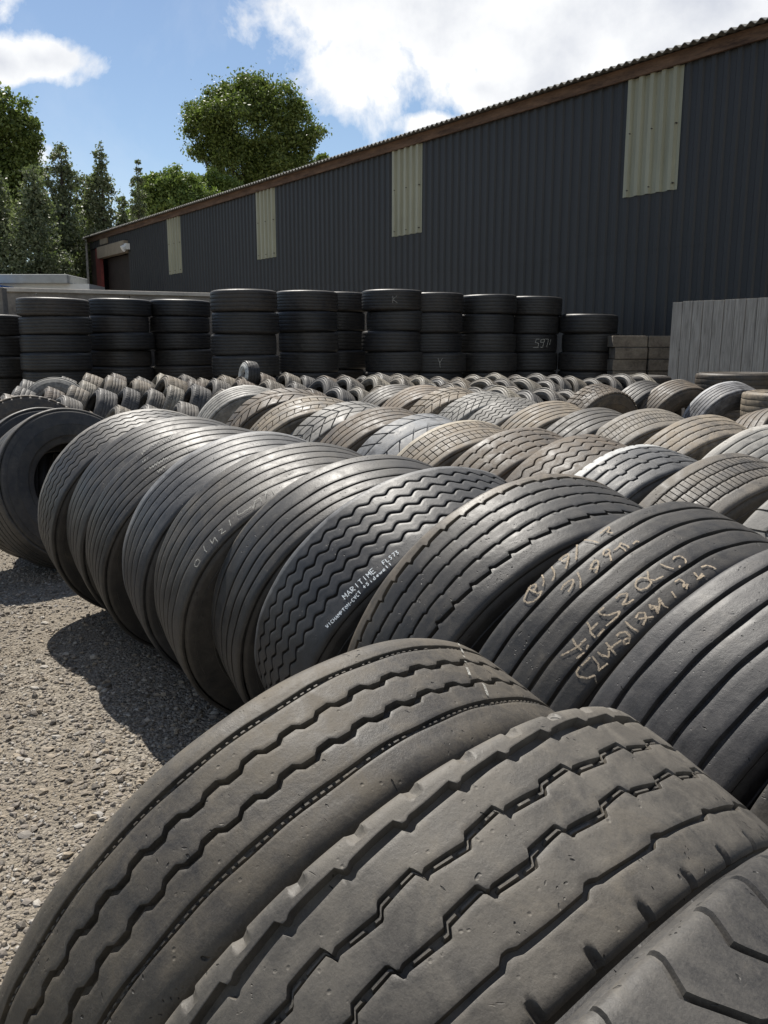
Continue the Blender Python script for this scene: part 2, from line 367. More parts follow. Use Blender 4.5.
def tread_data(spec):
    Rr = spec['R']+.004
    lats = spec.get('lat', [])
    if spec.get('nlat'):
        n = spec['nlat']; f = spec['flat']; e = f*.18
        fr = np.concatenate([[0, e, f*.5, f-e, f], np.linspace(f, 1, spec.get('sub', 7)+1)[1:-1]])
        ph = ((np.arange(n)[:, None]+fr[None])/n*2*PI).ravel(); frac = np.tile(fr, n)
        cell = np.repeat(np.arange(n), len(fr)); isl = np.tile((fr >= e-1e-9) & (fr <= f-e+1e-9), n)
    else:
        ph = np.arange(spec['nphi'])/spec['nphi']*2*PI; isl = np.zeros(len(ph), bool); cell = np.zeros(len(ph), int)
    bv = spec.get('bev', .0007); rz = spec.get('rz', .016)
    o = np.ones_like(ph); wl, wr = spec['wl'], spec['wr']
    cols = []   # (s array, depth array)
    wob = .0008*np.sin(ph*9+spec.get('seed', 0))+.0006*np.sin(ph*23+2)
    def add(s, d): cols.append((s, d if isinstance(d, np.ndarray) else o*d))
    nl = spec.get('notch_l'); nr = spec.get('notch_r')
    def notch(nd, k):
        if nd is None: return 0*o
        f = (ph*nd['n']/(2*PI)+nd.get('ph', 0)) % 1
        return nd['d']*np.clip(1-np.abs(f-.5)/nd['w'], 0, 1)**.6*k
    add(o*(-wl+.002), .012+notch(nl, .3))
    for a, k in ((0, 1), (.12, 1), (.3, 1), (.62, .8), (1, .35)):
        add(o*(-wl+a*rz)+notch(nl, .35 if a < .7 else .2), notch(nl, k))
    prev = cols[-1][0]
    for g in sorted(spec['grooves'], key=lambda g: g['c']):
        d = path(g, ph); hw = g['hw']*(1+.10*np.sin(ph*7+g['c']*90)+.07*np.sin(ph*31+g['c']*50)); c = g['c']+d+wob; dep = g['d']
        L = c-hw; Rg = c+hw
        nm = spec.get('mid', 3)
        for q in range(1, nm+1): add(prev+(L-bv-prev)*q/(nm+1), 0)
        add(L-bv, 0); add(L, bv*.5); add(L+hw*.16, dep)
        if g.get('ridge'):
            rd = g['ridge']*o
            if g.get('bars'): kk = (ph*g['bars']/(2*PI)).astype(int); hsh = np.abs(np.sin(kk*12.9898+g['c']*700)*43758.5453) % 1
            rd = np.where(((ph*g['bars']/(2*PI)) % 1) < .55+.3*hsh, g['ridge']+.0035*(hsh > .8)*hsh, dep*1.0)
            add(c-hw*.30, dep); add(c-hw*.18, rd); add(c+hw*.22, rd); add(c+hw*.34, dep)
        add(Rg-hw*.16, dep); add(Rg, bv*.5); add(Rg+bv, 0)
        prev = Rg+bv
    nm = spec.get('mid', 3)
    for q in range(1, nm+1): add(prev+(o*(wr-rz)-prev)*q/(nm+1), 0)
    for a, k in ((1, .35), (.62, .8), (.3, 1), (.12, 1), (0, 1)):
        add(o*(wr-a*rz)-notch(nr, .35 if a < .7 else .2), notch(nr, k))
    add(o*(wr-.002), .012+notch(nr, .3))
    S = np.stack([c[0] for c in cols], 1); D = np.stack([c[1] for c in cols], 1)
    for l in lats:
        z = (S >= l['z'][0]) & (S <= l['z'][1])
        act = isl.copy()
        if l.get('every'): act &= (cell % l['every'] == 0)
        D = np.where(z & act[:, None], np.maximum(D, l['d']), D)
    PHI = ph[:, None]+(spec['shear'](S) if spec.get('shear') else 0)
    # gentle flats and wear so the outline is not a perfect circle
    wear = .0016*np.sin(PHI*2+spec.get('seed', 0))+.0012*np.sin(PHI*5+3*spec.get('seed', 0))+.0006*np.sin(PHI*17+S*40)
    RR = Rr-crown(spec, S)-shoulder_drop(spec, S)-D+wear
    V = np.stack([S, RR*np.cos(PHI), RR*np.sin(PHI)], -1)
    return V.reshape(-1, 3), grid_faces(len(ph), S.shape[1])

def lathe(prof, n, wear=None):
    P = np.array(prof); t = np.arange(n)/n*2*PI
    V = np.stack([np.broadcast_to(P[None, :, 0], (n, len(P))), P[None, :, 1]*np.cos(t)[:, None], P[None, :, 1]*np.sin(t)[:, None]], -1)
    return V.reshape(-1, 3), grid_faces(n, len(P))

def make_tyre(spec, name='truck_tyre'):
    """root Empty at the tyre's lowest point, local x = axle, local z = up through the tyre"""
    root = empty(name)
    Rr = spec['R']; wl, wr = spec['wl'], spec['wr']; off = (0, 0, Rr)
    v, f = tread_data(spec)
    ob = [mesh_obj('tread', v, f, M['tread'], root, sharp=38, loc=off)]
    Re = Rr+.004-.005-spec.get('round', .011)
    bead = spec.get('bead', .545)
    for sg, h in ((-1, wl), (1, wr)):
        W = h+spec.get('bulge', .020); b = Rr*bead; H = Re-b
        prof = [(h-.004, Re-.009), (h+.001, Re-.0125), (h+.006, Re-.020), (h+.0075, Re-.024), (h+.010, Re-.045), (h+.0135, Re-.0455), (W-.004, Re-H*.32), (W, Re-H*.45), (W+.0025, Re-H*.455),
                (W+.0025, Re-H*.475), (W, Re-H*.48), (W-.004, Re-H*.62), (W-.014, Re-H*.78), (W-.017, Re-H*.785), (W-.024, Re-H*.86), (W-.032, b+.012), (W-.036, b+.003), (W-.044, b), (W-.056, b+.004), (W-.055, b+.02),
                (W-.034, b+H*.3), (W-.022, b+H*.55), (h-.012, Re-.05), (h-.035, Re-.032)]
        P = [(sg*s, r) for s, r in prof]
        if sg > 0: P = P[::-1]
        v, f = lathe(P, spec.get('ns', 128))
        ob.append(mesh_obj('sidewall', v, f[:, ::-1], M['side'], root, sharp=50, loc=off))
    v, f = lathe([(-wl+.034, Re-.031), (-wl*.5, Re-.026), (wr*.5, Re-.026), (wr-.034, Re-.031)], spec.get('ns', 128))
    ob.append(mesh_obj('inner_liner', v, f, M['side'], root, loc=off))
    look(ob, spec.get('dust', .3), spec.get('tint', T_GREY), key=spec.get('key'))
    root['r'] = Rr
    return root
T_GREY = (.088, .077, .062); T_BROWN = (.115, .086, .058); T_CREAM = (.23, .185, .13); T_BLUE = (.115, .115, .118); T_PALE = (.26, .25, .225)
EDGE = {'H': (-.098, (.14, .115, .085), .9), 'N10': (-.095, (.50, .50, .48), .9), 'G': (-.125, (.17, .17, .17), .7), 'D': (-.10, (.22, .22, .22), .7), 'Q3': (-.09, (.48, .48, .48), .8), 'Q2': (-.11, (.36, .32, .26), .8), 'N7': (-.10, (.42, .37, .28), .8), 'A': (-.10, (.25, .23, .20), .7), 'L': (.5, (.16, .145, .12), .35), 'N8': (-.11, (.20, .17, .14), .5), 'F': (-.11, (.17, .15, .12), .5), 'O10': (-.1, (.5, .47, .42), .7), 'N1': (-.08, (.5, .48, .44), .7)}
def look(obs, dust, tint, seed=None, key=None):
    seed = seed or (random.uniform(0, 40), random.uniform(0, 40), random.uniform(0, 40))
    for i, o in enumerate(obs):
        o['dust'] = float(dust*(1 if o.name.startswith('tread') else .75)); o['tint'] = tuple(float(c) for c in tint); o['seed'] = tuple(float(c) for c in seed)
        e = EDGE.get(key, (-9., (0, 0, 0), 0.)) if o.name.startswith('tread') else (-9., (0, 0, 0), 0.)
        o['edge'] = float(e[0]); o['etint'] = tuple(float(c) for c in e[1]); o['eamt'] = float(e[2])

def frame(yaw, lean):
    hx = Vector((math.cos(yaw), math.sin(yaw), 0)); z = Vector((0, 0, 1))
    n = math.cos(lean)*hx-math.sin(lean)*z; v = math.sin(lean)*hx+math.cos(lean)*z; u = v.cross(n)
    return n, u, v
def place(root, x, y, yaw, lean, R, w, z0=0):
    n, u, v = frame(yaw, lean)
    c = Vector((x, y, R*math.cos(lean)+w/2*abs(math.sin(lean))+z0))
    m = Matrix((n, u, v)).transposed().to_4x4(); m.translation = c-R*v
    root.matrix_world = m
    return root
def copy_tyre(src, dust=None, tint=None):
    r = src.copy(); C.objects.link(r)
    obs = []
    for ch in src.children:
        c = ch.copy(); C.objects.link(c); c.parent = r; obs.append(c)
    if dust is not None: look(obs, dust, tint)
    return r

SOL = {
    'A': (-1.2864, 4.6335, -0.9590, 0.3089, 0.2808, 0.5577),
    'B': (-1.0352, 4.3374, -1.0037, 0.3155, 0.2774, 0.5500),
    'C': (-0.8213, 3.9851, -0.9968, 0.3845, 0.2613, 0.5514),
    'D': (-0.5518, 3.6208, -1.0405, 0.2898, 0.2841, 0.5439),
    'E': (-0.3288, 3.2653, -1.0486, 0.3180, 0.2978, 0.5397),
    'F': (-0.0651, 2.9983, -1.0659, 0.3041, 0.2595, 0.5392),
    'G': (0.1331, 2.7126, -1.0152, 0.4081, 0.3019, 0.5397),
    'H': (0.4239, 2.3680, -1.0201, 0.3147, 0.2878, 0.5483),
    'I': (0.6389, 2.0676, -0.9377, 0.3340, 0.2684, 0.5401),
    'J': (0.8613, 1.6883, -1.0941, 0.2624, 0.3140, 0.5246),
    'J2': (1.0101, 1.3999, -1.0040, 0.2764, 0.2800, 0.5251),
    'K': (-0.0825, 1.2430, -0.8153, 0.3395, 0.2392, 0.5118),
    'L': (0.1195, 1.0172, -0.8595, 0.3756, 0.2582, 0.5010),
    'M': (0.1472, 0.6020, -0.8114, 0.4231, 0.2700, 0.5360),
    'N1': (-1.4016, 8.7734, -1.0882, 0.3267, 0.2807, 0.5301),
    'N2': (-0.8122, 7.1902, -1.2343, 0.3304, 0.2842, 0.5541),
    'N3': (-0.5118, 6.2240, -1.2135, 0.3496, 0.2836, 0.5493),
    'N4': (-0.2316, 5.9897, -1.0962, 0.3044, 0.2812, 0.5327),
    'N5': (-0.0080, 5.6178, -1.0921, 0.3057, 0.2802, 0.5268),
    'N6': (0.2069, 5.0925, -0.9454, 0.2985, 0.2799, 0.5245),
    'N7': (0.4226, 4.6314, -1.0656, 0.3062, 0.2801, 0.5260),
    'N8': (0.6635, 4.2211, -1.0498, 0.3165, 0.2801, 0.5260),
    'N9': (0.8883, 3.8485, -1.0220, 0.2435, 0.2799, 0.5244),
    'N10': (1.0363, 3.4521, -1.0537, 0.2281, 0.2800, 0.5245),
    'N11': (1.2621, 3.1646, -1.0578, 0.2620, 0.2800, 0.5250),
    'N12': (1.4880, 2.8611, -1.0085, 0.2943, 0.2800, 0.5249),
    'O1': (0.1129, 9.1041, -1.0773, 0.3333, 0.2804, 0.5277),
    'O2': (0.3794, 8.7309, -1.1754, 0.3477, 0.2810, 0.5321),
    'O3': (0.6382, 8.3680, -1.1309, 0.3422, 0.2806, 0.5292),
    'O4': (0.8578, 7.5720, -1.1574, 0.3295, 0.2805, 0.5288),
    'O5': (0.9804, 6.6636, -1.0929, 0.3051, 0.2802, 0.5263),
    'O6': (1.1986, 6.2913, -1.1279, 0.3331, 0.2804, 0.5276),
    'O7': (1.3459, 5.5859, -1.1127, 0.3076, 0.2802, 0.5264),
    'O8': (1.6307, 5.3753, -1.2196, 0.3069, 0.2809, 0.5309),
    'O9': (1.8280, 4.9889, -1.1941, 0.3303, 0.2804, 0.5278),
    'O10': (1.9140, 4.3995, -1.0710, 0.3367, 0.2801, 0.5260),
    'Q1': (3.0177, 10.1422, -1.0186, 0.3206, 0.2801, 0.5255),
    'Q2': (3.3392, 9.9625, -1.1345, 0.3133, 0.2814, 0.5334),
    'Q3': (3.8274, 9.6486, -1.2751, 0.3150, 0.2807, 0.5302),
    'Q4': (2.4669, 5.7674, -1.0536, 0.3102, 0.2801, 0.5255),
    'Q5': (2.2586, 9.2489, -0.9904, 0.2960, 0.2800, 0.5249),
    'Z': (-2.0842, 5.6362, -0.7609, -0.3314, 0.2794, 0.5222),
    'Y': (-2.9106, 7.0307, -0.9110, -0.2560, 0.2801, 0.5256),
}

STROKES = {
    'I': [[(2.373,-0.1313),(2.400,-0.1272),(2.426,-0.1203),(2.443,-0.1163),(2.441,-0.1041),(2.420,-0.0944),(2.391,-0.0922),(2.367,-0.0977),(2.385,-0.1009),(2.390,-0.1162),(2.394,-0.1302),(2.376,-0.1298),(2.359,-0.1234),(2.368,-0.1158),(2.390,-0.1162)],[(2.310,-0.1327),(2.321,-0.1186),(2.333,-0.1101),(2.349,-0.1050)],[(2.259,-0.1273),(2.272,-0.1110),(2.285,-0.1023),(2.308,-0.0975)],[(2.218,-0.1272),(2.192,-0.1269),(2.171,-0.1234),(2.181,-0.1151),(2.211,-0.1136),(2.213,-0.1228)],[(2.178,-0.1168),(2.209,-0.1046),(2.233,-0.0961)],[(2.089,-0.1438),(2.117,-0.1255),(2.176,-0.0957)],[(2.074,-0.1271),(2.059,-0.1105),(2.049,-0.0942)],[(2.007,-0.1146),(1.981,-0.1161),(1.949,-0.1187),(1.958,-0.1112),(1.980,-0.1069),(1.969,-0.0962)],[(2.318,-0.0639),(2.297,-0.0684),(2.272,-0.0673),(2.252,-0.0634),(2.261,-0.0561),(2.290,-0.0500),(2.306,-0.0485)],[(2.216,-0.0689),(2.234,-0.0504),(2.263,-0.0338)],[(2.176,-0.0521),(2.152,-0.0605),(2.129,-0.0634),(2.124,-0.0566),(2.138,-0.0480),(2.161,-0.0458),(2.171,-0.0524)],[(2.138,-0.0480),(2.158,-0.0404),(2.175,-0.0363)],[(2.090,-0.0605),(2.069,-0.0694),(2.052,-0.0666),(2.056,-0.0576),(2.075,-0.0546),(2.088,-0.0592)],[(2.065,-0.0555),(2.077,-0.0451),(2.091,-0.0359)],[(2.041,-0.0537),(2.009,-0.0549),(2.009,-0.0399),(2.021,-0.0276)],[(2.009,-0.0549),(1.992,-0.0605),(1.986,-0.0422),(1.997,-0.0337)],[(1.962,-0.0393),(1.939,-0.0420),(1.934,-0.0326)],[(1.917,0.0496),(1.898,0.0465),(1.878,0.0513),(1.878,0.0654),(1.900,0.0767)],[(1.934,0.0746),(1.922,0.0717)],[(1.954,0.0700),(1.966,0.0563),(1.972,0.0416)],[(2.113,0.0457),(2.095,0.0396),(2.076,0.0418),(2.063,0.0526),(2.068,0.0661),(2.098,0.0695),(2.124,0.0629),(2.124,0.0513),(2.113,0.0441)],[(2.036,0.0388),(2.064,0.0560),(2.051,0.0666),(2.013,0.0702)],[(2.213,0.0417),(2.189,0.0410),(2.167,0.0501),(2.187,0.0574),(2.218,0.0616),(2.202,0.0677),(2.172,0.0699)],[(2.297,0.0348),(2.300,0.0448),(2.285,0.0579),(2.244,0.0687),(2.265,0.0738),(2.297,0.0725),(2.323,0.0709)],[(2.269,0.0379),(2.295,0.0365)],[(2.354,0.0313),(2.367,0.0494),(2.380,0.0557),(2.383,0.0717)],[(2.373,0.0526),(2.333,0.0530)],[(2.375,0.0735),(2.337,0.0724)],[(2.441,0.0359),(2.452,0.0503),(2.453,0.0680)],[(2.519,0.0404),(2.478,0.0508),(2.448,0.0570),(2.409,0.0583)],[(2.490,0.0712),(2.446,0.0763),(2.422,0.0707)],[(1.865,0.1014),(1.839,0.1032),(1.827,0.1146),(1.826,0.1224)],[(1.932,0.1206),(1.892,0.1215)],[(1.911,0.1030),(1.921,0.1212),(1.889,0.1150)],[(2.005,0.0969),(1.980,0.0966),(1.978,0.1089),(2.001,0.1170),(1.976,0.1167),(1.999,0.1246)],[(2.048,0.1094),(2.059,0.1255)],[(2.150,0.1008),(2.162,0.1121),(2.135,0.1156)],[(2.153,0.1025),(2.141,0.1128),(2.160,0.1273),(2.123,0.1151),(2.104,0.1033),(2.119,0.1241),(2.111,0.1313)],[(2.228,0.1031),(2.204,0.0995),(2.188,0.1083),(2.206,0.1195),(2.233,0.1246)],[(2.224,0.1092),(2.202,0.1179),(2.180,0.1264)],[(2.264,0.0928),(2.268,0.1114),(2.263,0.1281)],[(2.329,0.1023),(2.312,0.1023),(2.294,0.1100),(2.297,0.1222),(2.318,0.1297),(2.335,0.1266),(2.325,0.1191),(2.308,0.1222)],[(2.373,0.0955),(2.380,0.1123),(2.386,0.1288)],[(2.421,0.0959),(2.421,0.1067),(2.409,0.1207),(2.391,0.1121)],[(2.390,0.1091),(2.330,0.1160)],[(2.446,0.0935),(2.453,0.1132),(2.472,0.1246)],[(2.474,0.1229),(2.430,0.1276)],[(2.507,0.0876),(2.530,0.0895),(2.537,0.0984),(2.520,0.1161),(2.494,0.1235),(2.513,0.1345)],[(2.499,0.0896),(2.454,0.0917)]],
    'E': [[(2.665,0.1403),(2.690,0.1499),(2.675,0.1666),(2.634,0.1653),(2.642,0.1444),(2.665,0.1403)],[(2.556,0.1276),(2.567,0.1493),(2.563,0.1664)],[(2.500,0.1358),(2.499,0.1612),(2.466,0.1464),(2.465,0.1770)],[(2.421,0.1396),(2.392,0.1456),(2.418,0.1621),(2.381,0.1679)],[(2.327,0.1358),(2.340,0.1671)],[(2.252,0.1249),(2.266,0.1462),(2.236,0.1548),(2.198,0.1533)],[(2.201,0.1565),(2.162,0.1541),(2.163,0.1681),(2.128,0.1430)],[(2.136,0.1386),(2.089,0.1387),(2.096,0.1599)],[(2.062,0.1215),(2.032,0.1263),(2.058,0.1494)],[(1.995,0.1230),(2.002,0.1507)]],
    'G': [[(2.516,0.1411),(2.518,0.1235),(2.507,0.1347),(2.498,0.1246),(2.497,0.1422)],[(2.489,0.1426),(2.481,0.1255),(2.469,0.1435)],[(2.485,0.1358),(2.474,0.1364)],[(2.461,0.1438),(2.463,0.1263),(2.447,0.1286),(2.447,0.1339),(2.462,0.1351),(2.444,0.1444)],[(2.425,0.1450),(2.426,0.1275)],[(2.409,0.1278),(2.390,0.1281)],[(2.399,0.1280),(2.398,0.1454)],[(2.371,0.1456),(2.372,0.1281)],[(2.353,0.1455),(2.355,0.1281),(2.345,0.1385),(2.336,0.1279),(2.335,0.1453)],[(2.309,0.1273),(2.328,0.1277),(2.327,0.1452),(2.308,0.1447)],[(2.327,0.1365),(2.312,0.1362)],[(2.238,0.1303),(2.252,0.1302),(2.253,0.1436)],[(2.253,0.1369),(2.243,0.1370)],[(2.232,0.1303),(2.233,0.1437),(2.220,0.1437)],[(2.198,0.1314),(2.205,0.1301),(2.210,0.1335),(2.200,0.1388),(2.205,0.1435),(2.212,0.1423)],[(2.190,0.1299),(2.176,0.1296),(2.186,0.1432)],[(2.170,0.1294),(2.158,0.1304),(2.166,0.1354),(2.157,0.1385),(2.165,0.1427),(2.170,0.1415)],[(2.688,0.1445),(2.683,0.1565),(2.681,0.1488),(2.676,0.1574),(2.675,0.1462)],[(2.661,0.1592),(2.663,0.1477)],[(2.640,0.1515),(2.648,0.1495),(2.650,0.1549),(2.645,0.1610),(2.638,0.1607)],[(2.631,0.1625),(2.633,0.1510)],[(2.618,0.1636),(2.621,0.1522)],[(2.632,0.1568),(2.620,0.1579)],[(2.613,0.1640),(2.609,0.1532),(2.601,0.1650)],[(2.611,0.1597),(2.604,0.1603)],[(2.595,0.1654),(2.598,0.1540),(2.590,0.1613),(2.585,0.1548),(2.583,0.1661)],[(2.578,0.1664),(2.580,0.1551),(2.570,0.1568),(2.569,0.1607),(2.579,0.1614)],[(2.563,0.1560),(2.550,0.1564)],[(2.557,0.1562),(2.554,0.1675)],[(2.539,0.1567),(2.544,0.1622),(2.537,0.1680),(2.532,0.1625),(2.539,0.1567)],[(2.526,0.1681),(2.528,0.1569),(2.514,0.1682),(2.516,0.1570)],[(2.509,0.1626),(2.499,0.1626)],[(2.483,0.1578),(2.491,0.1568),(2.493,0.1625),(2.488,0.1680),(2.482,0.1668)],[(2.477,0.1565),(2.469,0.1675),(2.466,0.1561)],[(2.450,0.1565),(2.457,0.1558),(2.459,0.1615),(2.455,0.1669),(2.448,0.1655)],[(2.444,0.1551),(2.432,0.1543)],[(2.438,0.1547),(2.436,0.1659)],[(2.407,0.1572),(2.392,0.1575)],[(2.399,0.1629),(2.400,0.1518)],[(2.373,0.1532),(2.380,0.1520),(2.384,0.1548),(2.374,0.1593),(2.378,0.1632),(2.385,0.1620)],[(2.356,0.1632),(2.357,0.1565)],[(2.357,0.1537),(2.357,0.1526)],[(2.331,0.1519),(2.330,0.1630),(2.340,0.1631),(2.341,0.1587),(2.331,0.1575)],[(2.320,0.1595),(2.308,0.1587),(2.314,0.1561),(2.320,0.1595),(2.314,0.1627),(2.308,0.1615)],[(2.300,0.1557),(2.296,0.1623),(2.293,0.1567),(2.289,0.1621),(2.285,0.1553)],[(2.267,0.1547),(2.276,0.1561),(2.277,0.1606),(2.267,0.1602)],[(2.267,0.1547),(2.266,0.1613)],[(2.250,0.1494),(2.249,0.1606)],[(2.229,0.1483),(2.228,0.1595)]],
    'C': [[(2.211,-0.1080),(2.212,-0.0895),(2.183,-0.1123),(2.183,-0.0972),(2.161,-0.1105),(2.157,-0.1003),(2.132,-0.1141)],[(2.108,-0.1191),(2.100,-0.1017),(2.076,-0.1237),(2.080,-0.1019),(2.053,-0.1205),(2.050,-0.1011)],[(2.019,-0.1132),(2.017,-0.0877),(1.993,-0.1084),(1.993,-0.0895),(1.969,-0.1130),(1.963,-0.0944),(1.937,-0.1184)],[(1.937,-0.1640),(1.937,-0.1333),(1.908,-0.1573),(1.910,-0.1290)],[(2.080,-0.0534),(2.082,-0.0341),(2.058,-0.0469),(2.055,-0.0272),(2.032,-0.0451),(2.030,-0.0215),(2.001,-0.0416),(2.005,-0.0190),(1.974,-0.0403),(1.980,-0.0194),(1.949,-0.0408)],[(2.240,-0.0450),(2.240,-0.0241),(2.217,-0.0444),(2.208,-0.0292),(2.185,-0.0480)],[(2.221,0.0195),(2.218,0.0347),(2.195,0.0248),(2.196,0.0383),(2.168,0.0236),(2.167,0.0412),(2.146,0.0204),(2.142,0.0416),(2.123,0.0264),(2.118,0.0408),(2.094,0.0241),(2.095,0.0412),(2.074,0.0276),(2.073,0.0421),(2.046,0.0278),(2.048,0.0431)],[(2.185,0.0728),(2.182,0.0920),(2.161,0.0751),(2.159,0.0890),(2.128,0.0729),(2.130,0.0863),(2.105,0.0740)]],
    'K': [[(1.153,-0.0880),(1.218,-0.0535)],[(1.240,-0.0431),(1.276,-0.0245)],[(1.304,-0.0107),(1.334,0.0083)],[(1.320,0.0309),(1.359,0.0559)]],
}

